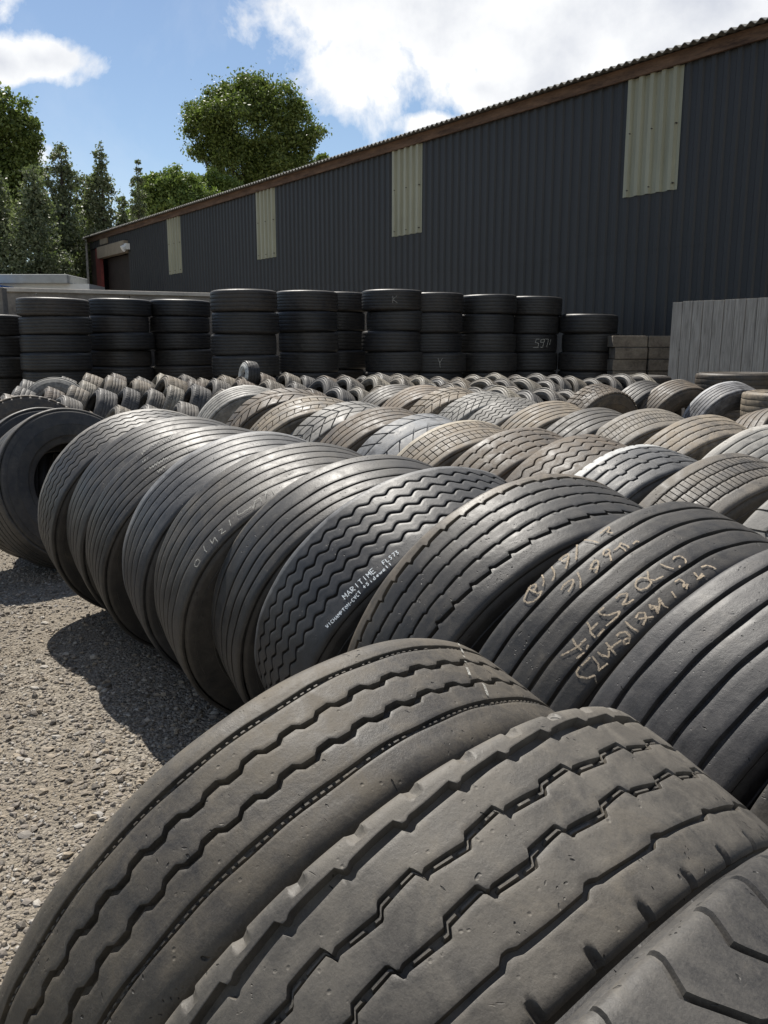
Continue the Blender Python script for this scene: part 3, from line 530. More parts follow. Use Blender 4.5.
GR = lambda cs, hw=.0045, d=.011, **k: [dict(c=c, hw=hw, d=d, **k) for c in cs]
def base(wl, wr=None, **k):
    d = dict(wl=wl, wr=wr or wl, nphi=420, grooves=[], dust=.3, tint=T_GREY); d.update(k); return d
lug = lambda sh, a: (lambda S: sh*np.abs(S)+a*S)
TY = {
 # second row, nearest first in the label texts
 'A': base(.140, .150, nphi=58*10, grooves=GR([-.090, -.045, 0, .045, .090], .0042, .010, p=ZIG(.006), n=58), dust=.42),
 'B': base(.138, .150, grooves=GR([-.078, -.028, .028, .078], .0034), dust=.36),
 'C': base(.131, .150, grooves=GR([-.077, -.030, .018, .063, .105], .0034), dust=.34),
 'D': base(.142, .150, grooves=GR([-.081, -.028, .028, .081], .0034), dust=.30, tint=T_BLUE),
 'E': base(.149, .185, grooves=GR([-.097, -.045, .007, .059, .110], .0034), dust=.48),
 'F': base(.130, .150, grooves=GR([-.077, .001, .055, .103], .0046), dust=.32),
 'G': base(.151, .176, nphi=58*12, grooves=GR([-.094, -.046, .001, .049, .097], .0048, .012, p=ZIG(.0075), n=58), dust=.20, tint=T_BLUE),
 'H': base(.144, .165, nphi=56*12, grooves=[dict(c=-.101, hw=.0058, d=.013, p=STEP(.0055), n=56)]+GR([-.050, -.002, .050], .0042, .011, p=STEP(.0028), n=56)+[dict(c=.101, hw=.0058, d=.013, p=STEP(-.0055), n=56)], dust=.30),
 'I': base(.134, .136, nphi=600, grooves=GR([-.085, -.029, .027, .081], .0050, .012), dust=.46),
 'J': base(.157, nphi=600, grooves=GR([-.103, -.034, .031, .098], .0062, .012), dust=.40, tint=(.11, .103, .10)),
 'J2': base(.14, grooves=GR([-.08, -.027, .027, .08]), dust=.5),
 # front row
 'K': base(.120, .128, nphi=56*20, ns=220, mid=5, rz=.030, grooves=[dict(c=-.0735, hw=.0052, d=.008, ridge=.0022, bars=270), dict(c=-.029, hw=.0052, d=.0125, p=TRAP(.0040), n=56), dict(c=.021, hw=.0052, d=.0125, p=TRAP(.0040), n=56, ph=.4), dict(c=.066, hw=.0060, d=.008, ridge=.0022, bars=270)], dust=.74, tint=(.105, .087, .062), round=.020),
 'L': base(.130, .129, bulge=.008, nphi=41*28, ns=220, mid=5, grooves=[
        dict(c=-.094, hw=.0080, d=.014, p=[(0, -.0045), (.80, .0005), (.86, .004), (.93, .004), (1, -.0045)], n=41),
        dict(c=-.042, hw=.0060, d=.011, p=[(0, .0065), (.04, -.0065), (.45, -.002), (.5, .0065), (.95, .003), (1, .0065)], n=28, ridge=.0025, bars=84),
        dict(c=.013, hw=.0060, d=.011, p=[(0, .0065), (.04, -.0065), (.45, -.002), (.5, .0065), (.95, .003), (1, .0065)], n=28, ridge=.0025, bars=84, ph=.35),
        dict(c=.072, hw=.0040, d=.009, p=STEP(-.0030), n=28)],
        notch_l=dict(n=41, d=.008, w=.14), notch_r=dict(n=41, d=.012, w=.08, ph=.3), dust=.66, tint=(.105, .091, .072), round=.009),
 'M': base(.136, bulge=.008, nlat=53, flat=.13, sub=9, ns=220, mid=6, shear=lambda S: .022*np.interp(S, [-.14, -.128, -.104, -.06, -.03, .05, .14], [0, .1, 1, -1.6, 0, 2.5, 0]),
        grooves=[dict(c=-.052, hw=.0040, d=.010, p=[(0, -.010), (.15, -.010), (.5, .010), (.65, .010), (1, -.010)], n=53), dict(c=.045, hw=.0045, d=.010, p=[(0, .012), (.5, -.014), (1, .012)], n=53)],
        lat=[dict(z=(-.2, -.104), d=.0045), dict(z=(-.104, -.052), d=.009), dict(z=(.04, .2), d=.008)], dust=.62, tint=(.10, .091, .078), round=.010),
 # third row
 'N1': base(.140, grooves=GR([-.09, -.045, 0, .045, .09]), dust=1.0, tint=T_PALE),
 'N2': base(.142, nlat=38, flat=.16, shear=lug(1.2, 0), grooves=GR([-.03, .03], .005, .010), lat=[dict(z=(-.2, -.03), d=.010), dict(z=(.03, .2), d=.010)], dust=1.0, tint=T_BROWN),
 'N3': base(.142, nlat=60, flat=.14, shear=lug(.3, .4), grooves=GR([-.09, -.03, .03, .09], .004, .009), lat=[dict(z=(-.09, -.03), d=.008), dict(z=(.03, .09), d=.008)], dust=1.0, tint=T_CREAM),
 'N4': base(.140, nlat=34, flat=.14, shear=lug(1.4, .3), grooves=GR([-.06, .0, .06], .005, .011), lat=[dict(z=(-.2, -.06), d=.012), dict(z=(.06, .2), d=.012), dict(z=(-.06, .06), d=.006)], dust=.8, tint=T_PALE, round=.006),
 'N5': base(.140, nlat=60, flat=.10, shear=lug(0, .5), grooves=GR([-.08, -.027, .027, .08]), lat=[dict(z=(-.08, -.027), d=.004)], dust=1.0, tint=T_BROWN),
 'N6': base(.140, nlat=34, flat=.13, shear=lug(1.5, 0), grooves=GR([-.055, .055], .004, .009), lat=[dict(z=(-.2, -.05), d=.012), dict(z=(.05, .2), d=.010)], dust=.75, tint=(.26, .27, .28), round=.006),
 'N7': base(.140, nlat=84, flat=.12, grooves=GR([-.10, -.055, -.018, .018, .055, .10], .0025, .008), lat=[dict(z=(-.10, -.018), d=.007), dict(z=(.018, .10), d=.007)], dust=.85, tint=T_CREAM),
 'N8': base(.140, nphi=40*14, grooves=GR([-.085, -.028, .028, .085], .005, .011, p=STEP(.007), n=40), dust=.85, tint=T_BROWN),
 'N9': base(.140, nphi=44*12, grooves=GR([-.08, -.027, .027, .08], .0045, .011, p=ZIG(.009), n=44), dust=.9, tint=T_BROWN),
 'N10': base(.140, nphi=30*20, grooves=GR([-.085, -.028, .028, .085], .0055, .012, p=[(0, -.004), (.5, -.002), (.54, .008), (.75, .006), (.79, -.004), (1, -.004)], n=30), notch_l=dict(n=60, d=.006, w=.12), dust=.5, tint=(.13, .135, .14)),
 'N11': base(.140, nlat=150, flat=.16, sub=4, shear=lug(0, .12), grooves=GR([-.082, -.028, .028, .082], .0038, .010, p=STEP(.0018), n=75), lat=[dict(z=(-.082, -.028), d=.003), dict(z=(-.028, .028), d=.003), dict(z=(.028, .082), d=.003)], dust=.75, tint=(.15, .128, .10)),
 'N12': base(.140, nlat=40, flat=.10, shear=lug(.9, .3), grooves=GR([-.04, .04], .004, .008, p=ZIG(.012), n=40), lat=[dict(z=(-.2, -.04), d=.007), dict(z=(.04, .2), d=.007)], dust=.7, tint=T_PALE),
 # fourth row
 'O1': base(.140, grooves=GR([-.08, -.027, .027, .08]), dust=.8, tint=T_GREY),
 'O2': base(.140, grooves=GR([-.08, -.027, .027, .08]), dust=1.0, tint=(.20, .155, .11)),
 'O3': base(.140, nlat=36, flat=.16, shear=lug(1.2, 0), grooves=GR([-.05, .0, .05], .005, .010), lat=[dict(z=(-.2, -.05), d=.012), dict(z=(.05, .2), d=.012), dict(z=(-.05, .05), d=.007)], dust=1.0, tint=T_CREAM),
 'O4': base(.140, nlat=44, flat=.14, shear=lug(1.5, .3), grooves=GR([-.07, -.02, .03, .08], .004, .010), lat=[dict(z=(-.2, .2), d=.009)], dust=1.0, tint=T_PALE),
 'O5': base(.140, nphi=50*10, grooves=GR([-.09, -.045, 0, .045, .09], .005, .012, p=ZIG(.010), n=50), dust=.8, tint=(.20, .19, .17)),
 'O6': base(.140, grooves=GR([-.09, -.045, 0, .045, .09]), dust=1.0, tint=T_CREAM),
 'O7': base(.140, grooves=GR([-.08, -.027, .027, .08]), dust=.7, tint=T_GREY),
 'O8': base(.140, nlat=130, flat=.18, sub=4, shear=lug(0, .3), grooves=GR([-.08, -.027, .027, .08], .0035, .010), lat=[dict(z=(-.08, .08), d=.003)], dust=.9, tint=(.19, .165, .13)),
 'O9': base(.140, nphi=70*8, grooves=GR([-.085, -.03, .025, .08], .0045, .011, p=STEP(.002), n=70), dust=1.0, tint=(.24, .195, .14)),
 'O10': base(.140, grooves=GR([-.08, -.027, .027, .08], .004), dust=1.0, tint=T_PALE),
 # farther rows
 'Q1': base(.140, grooves=GR([-.08, -.027, .027, .08]), dust=.3, tint=T_GREY),
 'Q2': base(.140, grooves=GR([-.09, -.045, 0, .045, .09]), dust=.9, tint=T_BROWN),
 'Q3': base(.140, grooves=GR([-.09, -.045, 0, .045, .09]), dust=.75, tint=(.22, .22, .23)),
 'Q4': base(.140, grooves=GR([-.08, -.027, .027, .08]), dust=.9, tint=T_BROWN),
 'Q5': base(.140, nlat=50, flat=.2, shear=lug(.8, .2), grooves=GR([-.07, -.02, .03, .08], .004, .009, p=ZIG(.005), n=50), lat=[dict(z=(-.2, .2), d=.008)], dust=1.0, tint=T_BROWN),
 'Z': base(.140, grooves=GR([-.08, -.027, .027, .08]), dust=.62, tint=T_GREY, ns=200),
 'Y': base(.140, nphi=44*12, grooves=GR([-.08, -.027, .027, .08]), notch_l=dict(n=44, d=.012, w=.12), notch_r=dict(n=44, d=.012, w=.12), dust=.9, tint=T_BROWN, ns=160),
}
LAB = {
 'A': 'zigzag grooved dusty truck tyre at the far end of the second row',
 'B': 'grey straight ribbed truck tyre right after the zigzag one at the second row\'s far end',
 'C': 'dark ribbed truck tyre with small rows of faint white writing near its crest',
 'D': 'smooth ribbed truck tyre with shiny pale edge, between the white-written and faintly chalked tyres',
 'E': 'brownish ribbed truck tyre with faint yellow chalk scrawl along its right rib, above the gravel',
 'F': 'dark truck tyre with three wide ribs and small nicks, left of the MARITIME tyre',
 'G': 'blue-black zigzag truck tyre with white writing MARITIME on its right shoulder',
 'H': 'truck tyre with five notched grooves and pale brown rib, beside the MARITIME tyre',
 'I': 'ribbed truck tyre covered in large yellow chalk numbers, in the middle of the second row',
 'J': 'wide grey truck tyre with four straight deep grooves, overlapping the yellow-chalked tyre',
 'J2': 'sliver of plain truck tyre at the right edge just behind the front row',
 'K': 'big worn brown-grey foreground truck tyre with two zigzag and two ladder grooves',
 'L': 'big foreground truck tyre with notched blocky shoulders and stepped double grooves',
 'M': 'foreground truck tyre with large angular tread blocks in the bottom right corner',
 'N1': 'pale fine ribbed truck tyre standing alone at the left end of the third row',
 'N2': 'brown truck tyre with chunky slanted lugs beside the pale ribbed third-row tyre',
 'N3': 'cream dusty truck tyre with small square blocks between brown lug tyre and shiny lug tyre',
 'N4': 'truck tyre with large shiny pale rounded lugs in the third row',
 'N5': 'brown ribbed truck tyre between the shiny pale lug tyre and the bluish lug tyre',
 'N6': 'bluish grey truck tyre with large slanted lugs on its left shoulder, third row',
 'N7': 'grey truck tyre with many tiny brick-like blocks and a cream left edge, third row',
 'N8': 'dark brown truck tyre with jagged stepped grooves, right of the tiny-block tyre',
 'N9': 'brown truck tyre with zigzag grooves, behind the five-groove tyre in the third row',
 'N10': 'blue-grey truck tyre with a worn whitish notched left edge, third row',
 'N11': 'brown-grey truck tyre with finely siped ribs, behind the yellow-chalked tyre',
 'N12': 'grey block treaded truck tyre with white scuffs cut by the right edge of the photo',
 'O1': 'grey ribbed truck tyre at the fourth row\'s left end, before the small tyre pile',
 'O2': 'tan ribbed truck tyre, second in the fourth row before the small tyre pile',
 'O3': 'cream truck tyre with chunky rounded lugs in the fourth row',
 'O4': 'pale grey truck tyre with herringbone blocks in the fourth row',
 'O5': 'grey truck tyre with deep black zigzag grooves in the fourth row',
 'O6': 'bright cream straight ribbed truck tyre, middle of the fourth row',
 'O7': 'dark grey ribbed truck tyre tucked right of the bright cream ribbed tyre',
 'O8': 'beige-grey truck tyre with fine sipes beside the large beige tyre, fourth row',
 'O9': 'large beige truck tyre with four notched grooves and a shaded side, fourth row',
 'O10': 'whitish ribbed truck tyre at the fourth row\'s right end, cut by the photo edge',
 'Q1': 'darkest ribbed truck tyre of the far right trio before the timber hoarding',
 'Q2': 'brown ribbed truck tyre with a pale edge, middle of the far right trio',
 'Q3': 'grey ribbed truck tyre with a white left edge, rightmost of the far right trio',
 'Q4': 'truck tyre showing its dark open face at the right edge, behind the whitish ribbed tyre',
 'Q5': 'brown cross-block truck tyre standing at the right end of the small tyre pile',
 'Z': 'black truck tyre with open inside showing, leaning away from the zigzag end tyre',
 'Y': 'truck tyre with notched shoulder behind the black open-faced tyre',
}
GRP = {'A': 'truck tyres standing in the second row', 'K': 'truck tyres in the front row', 'N': 'truck tyres standing in the third row', 'O': 'truck tyres standing in the fourth row', 'Q': 'truck tyres at the far right', 'Z': 'open-faced truck tyres at the left'}
def ribbon(spec, strokes, wdt, name, m, parent, off):
    V = []; F = []
    gs = spec['grooves']
    for st in strokes:
        pts = []
        for (p0, s0), (p1, s1) in zip(st, st[1:]):
            L = math.hypot((p1-p0)*spec['R'], s1-s0); n = max(1, int(L/.003))
            for i in range(n): pts.append((p0+(p1-p0)*i/n, s0+(s1-s0)*i/n))
        pts.append(st[-1])
        P = []
        for p, s in pts:
            if s > spec['wr']-.001 or s < -spec['wl']+.001: P.append(None); continue
            ing = any(abs(s-g['c']-float(path(g, np.array(p)))) < g['hw']*.95 for g in gs)
            if ing: P.append(None); continue
            sa = np.array(s); r = spec['R']+.004-float(crown(spec, sa))-float(shoulder_drop(spec, sa))+.0026
            P.append(Vector((s, r*math.cos(p), r*math.sin(p))))
        for i in range(len(P)-1):
            a, b = P[i], P[i+1]
            if a is None or b is None or (b-a).length < 1e-5: continue
            rad = Vector((0, a.y, a.z)).normalized(); t = (b-a).normalized(); sd_ = t.cross(rad)*wdt*random.uniform(.35, .6)
            k = len(V); V += [a-sd_, a+sd_, b+sd_, b-sd_]; F.append((k, k+1, k+2, k+3))
    if F: return mesh_obj(name, V, F, m, parent, smooth=False)
for k, q in SOL.items():
    x, y, yaw, lean, wf, R = q
    spec = TY[k]; spec['R'] = R; spec['key'] = k; spec['dust'] *= .74 if k in 'ABCDEFGHIJ' else .88 if k in 'KL' else .9; spec['seed'] = sum(map(ord, k))*.37
    if k == 'Q4': x, y, yaw, lean = 2.75, 5.85, -1.0, -.25
    t = make_tyre(spec)
    place(t, x, y, yaw, lean, R, wf)
    g = 'A' if k[0] in 'ABCDEFGHIJ' else 'K' if k in 'KLM' else 'Z' if k in 'YZ' else k[0]
    tag(t, LAB[k], 'tyre', GRP[g])
    if k in STROKES:
        tr = [c for c in t.children if c.name.startswith('tread')][0]
        ribbon(spec, STROKES[k], .0024 if k in 'G' else .0036 if k in 'CE' else .0043, 'painted_writing' if k in 'GC' else 'chalk_writing' if k != 'K' else 'paint_tick', M['paint'] if k in 'G' else M['chalk'] if k in 'I' else M['chalkgrey'], tr, None)

spec = base(.140, grooves=GR([-.08, -.027, .027, .08]), dust=.25, tint=T_GREY); spec['R'] = .515
t = make_tyre(spec); nn = frame(-.76, -.33)[0]; place(t, -2.084-nn.x*.36, 5.636-nn.y*.36, -.76, -.33, .515, .28)
tag(t, 'black truck tyre seen only through and around the open-faced tyre at the left', 'tyre', GRP['Z'])
spec = base(.125, grooves=GR([-.08, -.027, .027, .08]), dust=.2, tint=T_GREY); spec['R'] = .47
t = make_tyre(spec); place(t, -2.52, 6.28, .15, .0, .47, .25)
tag(t, 'dark truck tyre glimpsed through the hole of the open-faced tyre', 'tyre', GRP['Z'])
# tyre just cut by the left edge of the frame
spec = base(.140, grooves=GR([-.08, -.027, .027, .08]), dust=.4, tint=T_GREY); spec['R'] = .52
t = make_tyre(spec); place(t, -2.22, 3.72, -2.5, .0, .52, .28)
tag(t, 'dark truck tyre standing alone on the gravel, mostly beyond the left photo edge', 'tyre')

# ---- flat lying tyres at the far right
def flat(root, x, y, z, R, rot=0, tilt=0):
    # axle vertical : local x -> world z ; root origin is the tread's lowest point in local z, so re-centre
    zz = Vector((math.sin(tilt), 0, math.cos(tilt))); xx = Vector((math.cos(rot), math.sin(rot), 0)); xx = (xx-xx.dot(zz)*zz).normalized(); yy = zz.cross(xx)
    m = Matrix((zz, xx, yy)).transposed().to_4x4(); m.translation = Vector((x, y, z))-R*yy
    root.matrix_world = m; return root
protos = []
for i, (w2, R, gr) in enumerate([(.135, .53, [-.08, -.027, .027, .08]), (.160, .53, [-.10, -.05, 0, .05, .10]), (.150, .53, [-.09, -.03, .03, .09])]):
    s = base(w2, grooves=GR(gr, .0040, .007), dust=.14, tint=T_GREY, ns=96, mid=1, nphi=200, bulge=.008, rz=.034, round=.024); s['R'] = R
    protos.append((make_tyre(s), w2))
used = [False]*3
def stack_tyre(pi, dust, tint):
    p, w2 = protos[pi]
    if not used[pi]:
        used[pi] = True; look(list(p.children), dust, tint); return p
    return copy_tyre(p, dust, tint)
ORD = ['topmost', 'second', 'third', 'fourth', 'fifth', 'sixth', 'seventh', 'eighth', 'ninth']
NTH = ['first', 'second', 'third', 'fourth', 'fifth', 'sixth', 'seventh', 'eighth', 'ninth', 'tenth', 'eleventh', 'twelfth']
def px_at(xp, Y, yp=346):   # ground-plan X of an image column at depth Y
    v = 512-yp; return (xp-384)/(844.5+.189*v)*Y
def z_at(yp, Y):
    v = 512-yp; return 1.47+(.982*v-162.6)/(844.5+.189*v)*Y
# x0, x1, top y, proto, count
STK = [(-42, 23, 314, 1, 6), (19, 86, 297, 0, 8), (88, 149, 298, 0, 8), (150, 209, 299, 0, 8), (211, 277, 289, 1, 7), (278, 338, 290, 1, 7), (303, 365, 291.5, 1, 7), (364, 424, 289, 1, 7),
       (405, 465, 292, 1, 7), (457, 515, 294, 1, 7), (503, 560, 296, 1, 7), (562, 618, 314, 1, 6)]
chalked = {}
for si, (x0, x1, yt, pi, n) in enumerate(STK):
    Y = {6: 16.55, 8: 15.6, 9: 16.15, 10: 16.7}.get(si, 1.07*876/(x1-x0)*.985)
    if si in (6, 8, 9, 10): x0 = x1-1.07*876/Y
    X = px_at((x0+x1)/2, Y, yt); top = z_at(yt, Y-.5)
    step = top/n
    for k in range(n):
        ch_ = (si, k) in ((10, 2), (8, 3), (7, 0)); pj = pi if ch_ else random.choice((pi, pi, 0, 1, 2)); t = stack_tyre(pj, random.uniform(.02, .22), T_GREY if random.random() < .6 else T_BROWN)
        sc_ = step/(2*protos[pj][1]+.016)
        flat(t, X+random.uniform(-.04, .04), Y+random.uniform(-.04, .04), step*(n-k-.5), .53, random.uniform(0, 6.28), 0 if ch_ else random.uniform(-.016, .016))
        rs = 1.0 if ch_ else random.uniform(.965, 1.02)
        t.scale = (sc_, rs, rs)
        tag(t, f'{ORD[k]} black truck tyre of the {NTH[si]} stack from the left in the back row', 'tyre', 'truck tyres stacked flat along the back')
        chalked[(si, k)] = (t, t.matrix_world @ Vector((0, 0, 0)), step*(n-k-.5))
# chalk marks on stacked tyres : small curved ribbons lying on the tread
def chalk_on(si, k, pts_list, wd, ang0):
    t, _o, zc = chalked[(si, k)]; mw = t.matrix_world; ctr_ = mw @ Vector((0, 0, .53)); X, Y = ctr_.x, ctr_.y
    tr = [c for c in t.children if c.name.startswith('tread')][0]
    V = []; F = []; r = .541
    for st in pts_list:
        P = []
        for (a0, b0), (a1, b1) in zip(st, st[1:]):
            for i in range(4):
                a = a0+(a1-a0)*i/4; b = b0+(b1-b0)*i/4; th = ang0+a/r
                P.append(Vector((X+r*math.sin(th), Y-r*math.cos(th), zc+b)))
        a, b = st[-1]; th = ang0+a/r; P.append(Vector((X+r*math.sin(th), Y-r*math.cos(th), zc+b)))
        for a, b in zip(P, P[1:]):
            if (b-a).length < 1e-5: continue
            rad = Vector((a.x-X, a.y-Y, 0)).normalized(); s_ = (b-a).normalized().cross(rad)*wd/2
            q = len(V); V += [a-s_, a+s_, b+s_, b-s_]; F.append((q, q+1, q+2, q+3))
    o = mesh_obj('chalk_writing', V, F, M['chalkgrey'], None, smooth=False)
    bpy.context.view_layer.update()
    o.parent = tr; o.matrix_parent_inverse = tr.matrix_world.inverted()
H_ = .075
chalk_on(10, 2, [[(.09, H_), (.03, H_), (.02, .01), (.08, 0), (.07, -H_), (-.02, -H_)], [(.19, H_), (.12, H_*.8), (.12, .01), (.19, .02), (.20, H_), (.16, -H_), (.12, -H_)], [(.22, H_), (.29, H_), (.25, -H_)], [(.35, H_), (.32, -H_*.4)]], .014, .03)
chalk_on(8, 3, [[(0, .08), (.03, 0), (.08, .08)], [(.03, 0), (.04, -.08)]], .010, .0)
chalk_on(7, 0, [[(0, .06), (0, -.06)], [(.07, .06), (0, 0), (.08, -.06)]], .008, .0)

# the flat stacks by the hoarding
def flat_stack(X, Y, top, n, dust, tint, lab, sx=1.0):
    step = top/n
    for k in range(n):
        t = stack_tyre(2, dust, tint)
        flat(t, X+random.uniform(-.03, .03), Y+random.uniform(-.03, .03), step*(n-k-.5), .53, random.uniform(0, 6), 0)
        t.scale = (step/.316, 1, 1)
        tag(t, f'{ORD[k]} flat lying truck tyre {lab}', 'tyre', 'truck tyres lying flat at the right')
Yp = 13.0; flat_stack(px_at(638, Yp), Yp, z_at(376, Yp), 3, .3, T_BROWN, 'of the low stack behind the far right trio')
Yp = 12.2; flat_stack(px_at(739, Yp), Yp, z_at(373, Yp), 3, .5, T_BROWN, 'of the low stack before the timber hoarding')
Yp = 9.0; flat_stack(px_at(800, Yp), Yp, z_at(392, Yp), 3, .9, T_CREAM, 'of the beige low stack cut by the right photo edge')

# ---- pile of small car tyres, laced in rows
cps = []
for i in range(4):
    tints = [T_CREAM, (.24, .20, .15), (.20, .175, .14), (.33, .29, .22)]
    if i % 2: s = base(.112, nlat=56, flat=.16, sub=3, shear=lug(.8*(i-1), .4), grooves=GR([-.045, 0, .045], .004, .007), lat=[dict(z=(-.2, -.045), d=.006), dict(z=(.045, .2), d=.006)], ns=64, mid=1, bulge=.012)
    else: s = base(.108, nphi=160, grooves=GR([-.05, -.017, .017, .05], .004, .007), ns=64, mid=1, bulge=.012)
    s['R'] = .315; s['bead'] = .62; s['dust'] = 1.0; s['tint'] = tints[i]
    cps.append(make_tyre(s, 'car_tyre'))
cu = [False]*4
def car_tyre(i, dust, tint):
    if not cu[i]:
        cu[i] = True; look(list(cps[i].children), dust, tint); return cps[i]
    return copy_tyre(cps[i], dust, tint)
TINTS = [tuple(.85*c for c in t) for t in [(.24, .205, .155), (.20, .165, .12), (.16, .145, .125), (.33, .295, .23), (.17, .13, .095), (.11, .105, .10), (.22, .20, .17)]]
def ordn(k):
    suf = 'th' if 10 <= k % 100 <= 20 else {1: 'st', 2: 'nd', 3: 'rd'}.get(k % 10, 'th'); return f'{k}{suf}'
def pile_row(Y, ytop, xa, xb, rowname, sp, top=True, zdrop=0, seed=0):
    random.seed(100+seed)
    Xa = px_at(xa, Y, ytop); Xb = px_at(xb, Y, ytop); x = Xa; k = 0
    H = z_at(ytop, Y)-zdrop
    while x < Xb:
        k += 1
        fr = (x-Xa)/(Xb-Xa)
        yaw = .42+.12*fr+random.uniform(-.10, .10)
        lean = .42+random.uniform(-.09, .09)
        R = .315; hh = R*math.cos(lean)*2+.18*math.sin(lean)
        t = car_tyre(random.randrange(4), random.uniform(.6, 1.05), random.choice(TINTS))
        rs = random.uniform(.95, 1.18)
        place(t, x, Y+random.uniform(-.06, .06), yaw, lean, R, .18, max(0, H-hh*rs+random.uniform(-.03, .05)))
        t.scale = (rs*random.uniform(.85, 1.1), rs, rs)
        if top: lab = f'small dusty car tyre, {ordn(k)} from the left in the {rowname} row of the pile'
        else: lab = f'small car tyre buried {ordn(k)} from the left under the pile\'s {rowname} row'
        tag(t, lab, 'tyre', 'small car tyres piled before the stacks')
        x += sp*.84*(1-.28*fr)*random.uniform(.86, 1.16)
ROWS = [(12.55, 376, 60, 640, 'rearmost', .40), (11.6, 379, 20, 560, 'second rearmost', .44), (10.8, 387, 15, 520, 'middle', .40), (9.9, 394, -30, 60, 'front left', .42), (9.3, 404, 112, 215, 'front', .42), (9.9, 390, 470, 590, 'front right', .34)]
for i, (Y, yt, xa, xb, nm, sp) in enumerate(ROWS): pile_row(Y, yt, xa, xb, nm, sp, seed=i)
for i, (Y, yt, xa, xb, nm, sp) in enumerate(ROWS[:3]): pile_row(Y+.1, yt, xa, xb, nm, .5, top=False, zdrop=.5, seed=20+i)
# two odd ones on the pile
random.seed(5)
s = base(.09, grooves=GR([-.05, 0, .05], .003, .005), dust=1.2, tint=(.62, .62, .58), ns=64, nphi=160); s['R'] = .20; s['bead'] = .22
t = make_tyre(s, 'car_tyre'); place(t, px_at(252, 12.9), 12.55, .55, .12, .20, .18, z_at(362, 12.55)-.40)
look([c for c in t.children if not c.name.startswith('sidewall')], .2, T_GREY)
tag(t, 'white-faced small tyre standing up on the pile in front of the fifth black stack', 'tyre')
s = base(.11, grooves=GR([-.05, 0, .05]), dust=1.0, tint=T_PALE, ns=128); s['R'] = .42
t = make_tyre(s); place(t, px_at(48, 11.2), 11.3, -1.3, -.55, .42, .22, z_at(372, 11.2)-.90)
tag(t, 'pale-rimmed larger tyre lying tilted open side up at the left of the small pile', 'tyre')

# ------------------------------------------------------------------ ground and gravel
g = MB(); n = 1
go = mesh_obj('ground', [(-400, -150, 0), (400, -150, 0), (400, 600, 0), (-400, 600, 0)], [(0, 1, 2, 3)], M['ground'], smooth=False)
go['kind'] = 'structure'
ico_t = (1+5**.5)/2
IV = np.array([(-1, ico_t, 0), (1, ico_t, 0), (-1, -ico_t, 0), (1, -ico_t, 0), (0, -1, ico_t), (0, 1, ico_t), (0, -1, -ico_t), (0, 1, -ico_t), (ico_t, 0, -1), (ico_t, 0, 1), (-ico_t, 0, -1), (-ico_t, 0, 1)])/1.9
IF = np.array([(0,11,5),(0,5,1),(0,1,7),(0,7,10),(0,10,11),(1,5,9),(5,11,4),(11,10,2),(10,7,6),(7,1,8),(3,9,4),(3,4,2),(3,2,6),(3,6,8),(3,8,9),(4,9,5),(2,4,11),(6,2,10),(8,6,7),(9,8,1)])
ns = 75000
sx = rng.uniform(-3.2, .5, ns); sy = rng.uniform(1.2, 6.2, ns)
patch = np.sin(sx*2.1+1)*np.sin(sy*1.7)+.5*np.sin(sx*5.3+sy*3.1)
keep = rng.uniform(0, 1, ns) < np.clip(.8+.35*patch, .45, 1); sx = sx[keep]; sy = sy[keep]; ns = len(sx)
size = np.clip(rng.lognormal(math.log(.0052), .5, ns), .002, .018)
V = IV[None]*rng.uniform(.6, 1.25, (ns, 12, 1))*size[:, None, None]*rng.uniform(.6, 1.3, (ns, 1, 3))
V[:, :, 2] *= .65
ang = rng.uniform(0, 2*PI, ns); ca, sa = np.cos(ang)[:, None], np.sin(ang)[:, None]
X2 = V[:, :, 0]*ca-V[:, :, 1]*sa; Y2 = V[:, :, 0]*sa+V[:, :, 1]*ca
V = np.stack([X2+sx[:, None], Y2+sy[:, None], V[:, :, 2]+(size*.28)[:, None]], -1).reshape(-1, 3)
F = (IF[None]+(np.arange(ns)*12)[:, None, None]).reshape(-1, 3)
gv = mesh_obj('gravel', V, F, M['stone'], smooth=False); gv['kind'] = 'stuff'; gv['label'] = 'loose angular grey and tan gravel on the yard floor'; gv['category'] = 'gravel'

# ------------------------------------------------------------------ warehouse
P0 = Vector((4.664, 17.6, 0)); D = Vector((-.589, .808, 0)).normalized(); NB = Vector((.808, .589, 0)).normalized()  # NB points into the building
EAVE = 6.44
bld = empty('warehouse', tuple(P0))
tag(bld, 'long dark anthracite corrugated metal warehouse with four pale translucent strips and a rusty eave', 'warehouse')
bld.rotation_euler = (0, 0, math.atan2(D.y, D.x))
